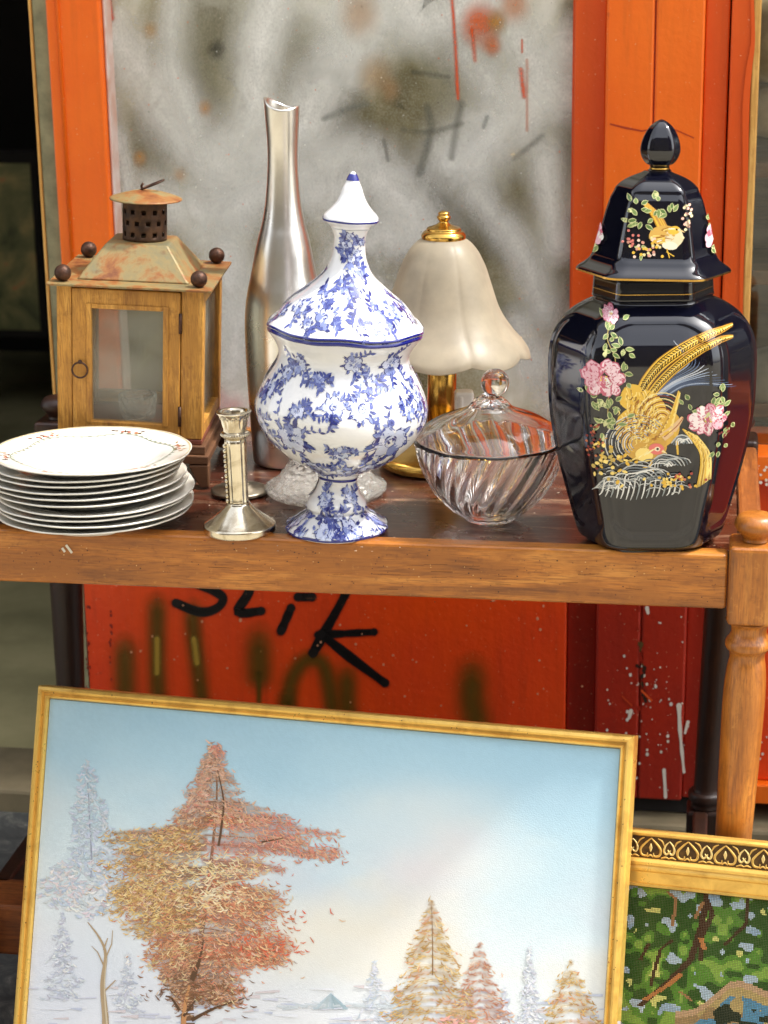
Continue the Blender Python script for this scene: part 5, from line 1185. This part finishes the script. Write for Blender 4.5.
ink.stroke([(432, 905), (433, 940), (433, 975)], [.4, .9, 1.4], S(130, 100, 66), sub=3)
for k in range(60): x, y = R_.gauss(458, 16), R_.gauss(1028, 5); fleck(x, y, 7, R_.gauss(0, .4), jit(S(226, 170, 160), .1))
ink.build('brush_strokes', m_oil, canvas)

# the needlepoint picture in the ornate frame
OFF = .040
TL2 = on_y(628, 832, TL.y+ 0)
TL2 = None
# lies in a plane parallel to the painting and behind it
P0 = TL-NR*.034
def uv2(px, py): v = ray(px, py); t = (P0-CAM).dot(NR)/v.dot(NR); return CAM+v*t
A = uv2(572, 823); w2, h2 = .36, (A.z-GZ)/-E2.z-.004
nd = thing('needlepoint_picture', 'green needlepoint tree picture in a wide ornate gold frame, lower right corner', 'picture', (0, 0, 0))
nd.matrix_world = lean_frame(A)
PF = [(0, -.018), (0, .006), (.002, .0085), (.004, .0075), (.0045, .006), (.0275, .006), (.028, .0082), (.031, .0090), (.034, .0080), (.0345, .0055), (.0375, .0062), (.0400, .0050), (.0415, .0030), (.0535, -.0005), (.054, .0012), (.0565, .0014), (.057, -.001), (.057, -.018)]
f2 = frame_loop(w2, h2, PF).build('frame', m_gild, nd)
# dark ground with raised gilt scrolls
def side(x, y, l, s_):
    # x along the side, y inset from outer edge
    if s_ == 0: return (x, -(.0061+l), -y)
    if s_ == 1: return (y, -(.0061+l), -x)
    if s_ == 2: return (w2-y, -(.0061+l), -x)
    return (x, -(.0061+l), -h2+y)
gb = MB()
for s_, L in ((0, w2), (1, h2), (2, h2), (3, w2)):
    c = [side(.005, .005, .0002, s_), side(L-.005, .005, .0002, s_), side(L-.027, .027, .0002, s_), side(.027, .027, .0002, s_)]
    gb.add(c, [(0, 1, 2, 3)])
gb.build('dark_band', m_giltdark, f2)
ink = Ink(None, .0004, 2e-7)
GG, GG2 = S(226, 182, 96), S(244, 214, 140)
for s_, L in ((0, w2), (1, h2), (2, h2), (3, w2)):
    ink.fn = lambda x, y, l, s_=s_: side(x, y, l, s_)
    n = int((L-.056)/.034); p_ = (L-.056)/n
    for k in range(n):
        x0 = .028+(k+.5)*p_; X = lambda u: x0+u*p_; Y = lambda v: .0265-v*.021
        for sg in (-1, 1):
            ink.stroke([(X(0), Y(.95)), (X(sg*.14), Y(.72)), (X(sg*.27), Y(.42)), (X(sg*.24), Y(.14)), (X(sg*.1), Y(.10)), (X(sg*.08), Y(.26))], [.0012, .002, .0024, .0022, .0018, .001], GG, ridge=.0010, sub=5)
            ink.stroke([(X(sg*.5), Y(.86)), (X(sg*.40), Y(.66)), (X(sg*.36), Y(.40)), (X(sg*.42), Y(.24)), (X(sg*.49), Y(.34)), (X(sg*.46), Y(.46))], [.001, .0018, .0022, .002, .0016, .001], GG2, ridge=.0009, sub=5)
            ink.stroke([(X(sg*.18), Y(.96)), (X(sg*.30), Y(.84)), (X(sg*.36), Y(.62))], [.001, .0018, .0008], GG, ridge=.0008, sub=4)
            ink.stroke([(X(sg*.3), Y(.03)), (X(sg*.42), Y(.10)), (X(sg*.5), Y(.04))], [.001, .0018, .001], GG, ridge=.0008, sub=4)
        ink.stroke([(X(0), Y(.70)), (X(0), Y(.5)), (X(0), Y(.30))], [.0006, .0038, .0008], GG2, ridge=.0011, sub=4)
        ink.stroke([(X(-.08), Y(.04)), (X(0), Y(.14)), (X(.08), Y(.04))], [.001, .0018, .001], GG, ridge=.0008, sub=3)
ink.build('scroll_ornament', decal_mat('gilt_scrolls', .3, metal=.6), f2)
# stitches
cell = .00165; a0, b0 = .0575, .0575; gw, gh = int((w2-2*a0)/cell), int((h2-2*b0)/cell)
def uvp(px, py): q_ = uv2(px, py)-A; return q_.dot(E1), -q_.dot(E2)
def cellof(px, py): u, w = uvp(px, py); return (u-a0)/cell, (-w-b0)/cell
G = [[S(56, 92, 36), S(98, 146, 54), S(146, 180, 78), S(186, 204, 214), S(164, 188, 206), S(226, 222, 130)]][0]
NA = vnoise(gw, gh, 13, 21)*.5+vnoise(gw, gh, 28, 22)*.5; NB_ = vnoise(gw, gh, 12, 31)*.5+vnoise(gw, gh, 26, 32)*.5; NC = vnoise(gw, gh, 20, 41)
img = np.zeros((gh, gw, 4), np.float32)
for j in range(gh):
    for i in range(gw):
        if NA[j, i] < .345: c = G[3] if NC[j, i] < .6 else G[4]
        else: c = G[0] if NB_[j, i] < .50 else (G[1] if NB_[j, i] < .64 else G[2])
        if NC[j, i] > .80 and NA[j, i] > .5: c = G[5]
        img[j, i] = c
def dline(pts, w, c):
    P_ = [cellof(*p) for p in pts]
    for (xa, ya), (xb, yb) in zip(P_[:-1], P_[1:]):
        n = int(max(abs(xb-xa), abs(yb-ya))*2)+1
        for k in range(n+1):
            x, y = xa+(xb-xa)*k/n, ya+(yb-ya)*k/n
            for di in range(-int(w), int(w)+1):
                i, j = int(x+di*.5), int(y)
                if 0 <= i < gw and 0 <= j < gh: img[j, i] = c
BRW, TAN_, ORG = S(78, 50, 34), S(176, 128, 84), S(200, 132, 76)
dline([(640, 1005), (665, 985), (690, 960), (700, 930), (706, 900)], 3, BRW); dline([(645, 1000), (668, 985), (680, 975)], 2, ORG); dline([(700, 960), (702, 935), (712, 915), (705, 895)], 2, BRW); dline([(704, 950), (700, 938)], 2, ORG); dline([(745, 925), (748, 900)], 1, BRW); dline([(725, 945), (745, 925)], 1, BRW); dline([(650, 985), (660, 950), (672, 940)], 1, BRW); dline([(672, 925), (676, 900), (668, 893)], 1, TAN_); dline([(695, 918), (703, 902)], 1, TAN_); dline([(640, 960), (648, 945)], 1, BRW); dline([(690, 1000), (680, 992)], 1, TAN_)
hx0, hy0 = cellof(675, 1010); hx1, hy1 = cellof(790, 1000)
for i in range(gw):
    t = (i-hx0)/(max(1, hx1-hx0))
    if t > 0:
        yt = cellof(675+115*t, 1012-24*min(1, t*2.2)+6*sin(t*9))[1]
        for j in range(max(0, int(yt)), gh):
            d = j-yt
            c = S(206, 168, 128) if d < 3 else (S(196, 170, 110) if NB_[j, i] < .5 else S(170, 140, 96))
            if d > 8 and NC[j, i] > .55: c = S(96, 150, 176)
            if d > 9 and NA[j, i] > .62: c = S(40, 52, 36)
            img[j, i] = c
    else:
        for j in range(int(cellof(640, 1050)[1]), gh):
            if 0 <= j: img[j, i] = S(70, 96, 44) if NB_[j, i] < .5 else S(120, 130, 70)
vs, fs, cs = [], [], []
for j in range(gh):
    for i in range(gw):
        x, z = a0+i*cell, -b0-j*cell; c = jit(tuple(img[j, i]), .10); o = len(vs); e = cell*.06; r = R_.uniform(-.12, .12)*cell
        vs += [(x+e, .002, z-cell*.1-e), (x+e+cell*.1, .002, z-cell+e), (x+cell-e, .002, z-cell+e), (x+cell-e, .002, z-e), (x+cell*.5, .002-.0006+r*.3, z-cell*.5+r)]
        cs += [tuple(q_*.7 for q_ in c[:3])+(1,)]*4+[c]; fs += [(o, o+1, o+4), (o+1, o+2, o+4), (o+2, o+3, o+4), (o+3, o, o+4)]
MB().add(vs, fs, True, cs).build('stitched_canvas', m_wool, nd)
MB().box(.05, w2-.05, .0045, .010, -h2+.05, -.05).build('backing', plain('linen_backing', S(150, 140, 110), S(120, 110, 84), rough=.9), nd)

# ------------------------------------------------------------------ light, world, camera
SUN_EL, SUN_AZ = radians(58), radians(-6)        # from the right, along the street, a touch to the front
sd = Vector((cos(SUN_EL)*cos(SUN_AZ), -cos(SUN_EL)*sin(SUN_AZ), sin(SUN_EL)))
s = bpy.data.lights.new('sun', 'SUN'); s.energy = 1.55; s.angle = radians(3.0); s.color = (1, .95, .87)
so = bpy.data.objects.new('sun', s); COL.objects.link(so); so.rotation_euler = sd.to_track_quat('Z', 'Y').to_euler()
w = bpy.data.worlds.new('World'); sc.world = w; w.use_nodes = True; nt = w.node_tree
sky = nt.nodes.new('ShaderNodeTexSky'); sky.sky_type = 'NISHITA'; sky.sun_disc = False; sky.sun_elevation = SUN_EL; sky.sun_rotation = atan2(sd.x, sd.y)
sky.dust_density = 3.; sky.air_density = 1.; sky.ozone_density = 1.
hs_ = nt.nodes.new('ShaderNodeHueSaturation'); hs_.inputs['Saturation'].default_value = .22; nt.links.new(sky.outputs[0], hs_.inputs['Color']); nt.links.new(hs_.outputs[0], nt.nodes['Background'].inputs['Color']); nt.nodes['Background'].inputs['Strength'].default_value = .15
cam = bpy.data.cameras.new('camera'); co = bpy.data.objects.new('camera', cam); COL.objects.link(co); sc.camera = co
cam.sensor_fit = 'VERTICAL'; cam.sensor_height = 36; cam.lens = F/H*36; cam.clip_end = 500; cam.clip_start = .05
M = Matrix.Identity(4)
for i in range(3): M[i][0] = CR[i]; M[i][1] = CU[i]; M[i][2] = -FW[i]; M[i][3] = CAM[i]
co.matrix_world = M
cam.dof.use_dof = True; cam.dof.focus_distance = 2.12; cam.dof.aperture_fstop = 9
vsn = sc.view_settings; vsn.view_transform = 'Standard'; vsn.look = 'None'; vsn.exposure = 1.74; vsn.gamma = 1; vsn.use_curve_mapping = False
sc.cycles.max_bounces = 14; sc.cycles.transmission_bounces = 12; sc.cycles.glossy_bounces = 6; sc.cycles.transparent_max_bounces = 96; sc.cycles.caustics_refractive = True
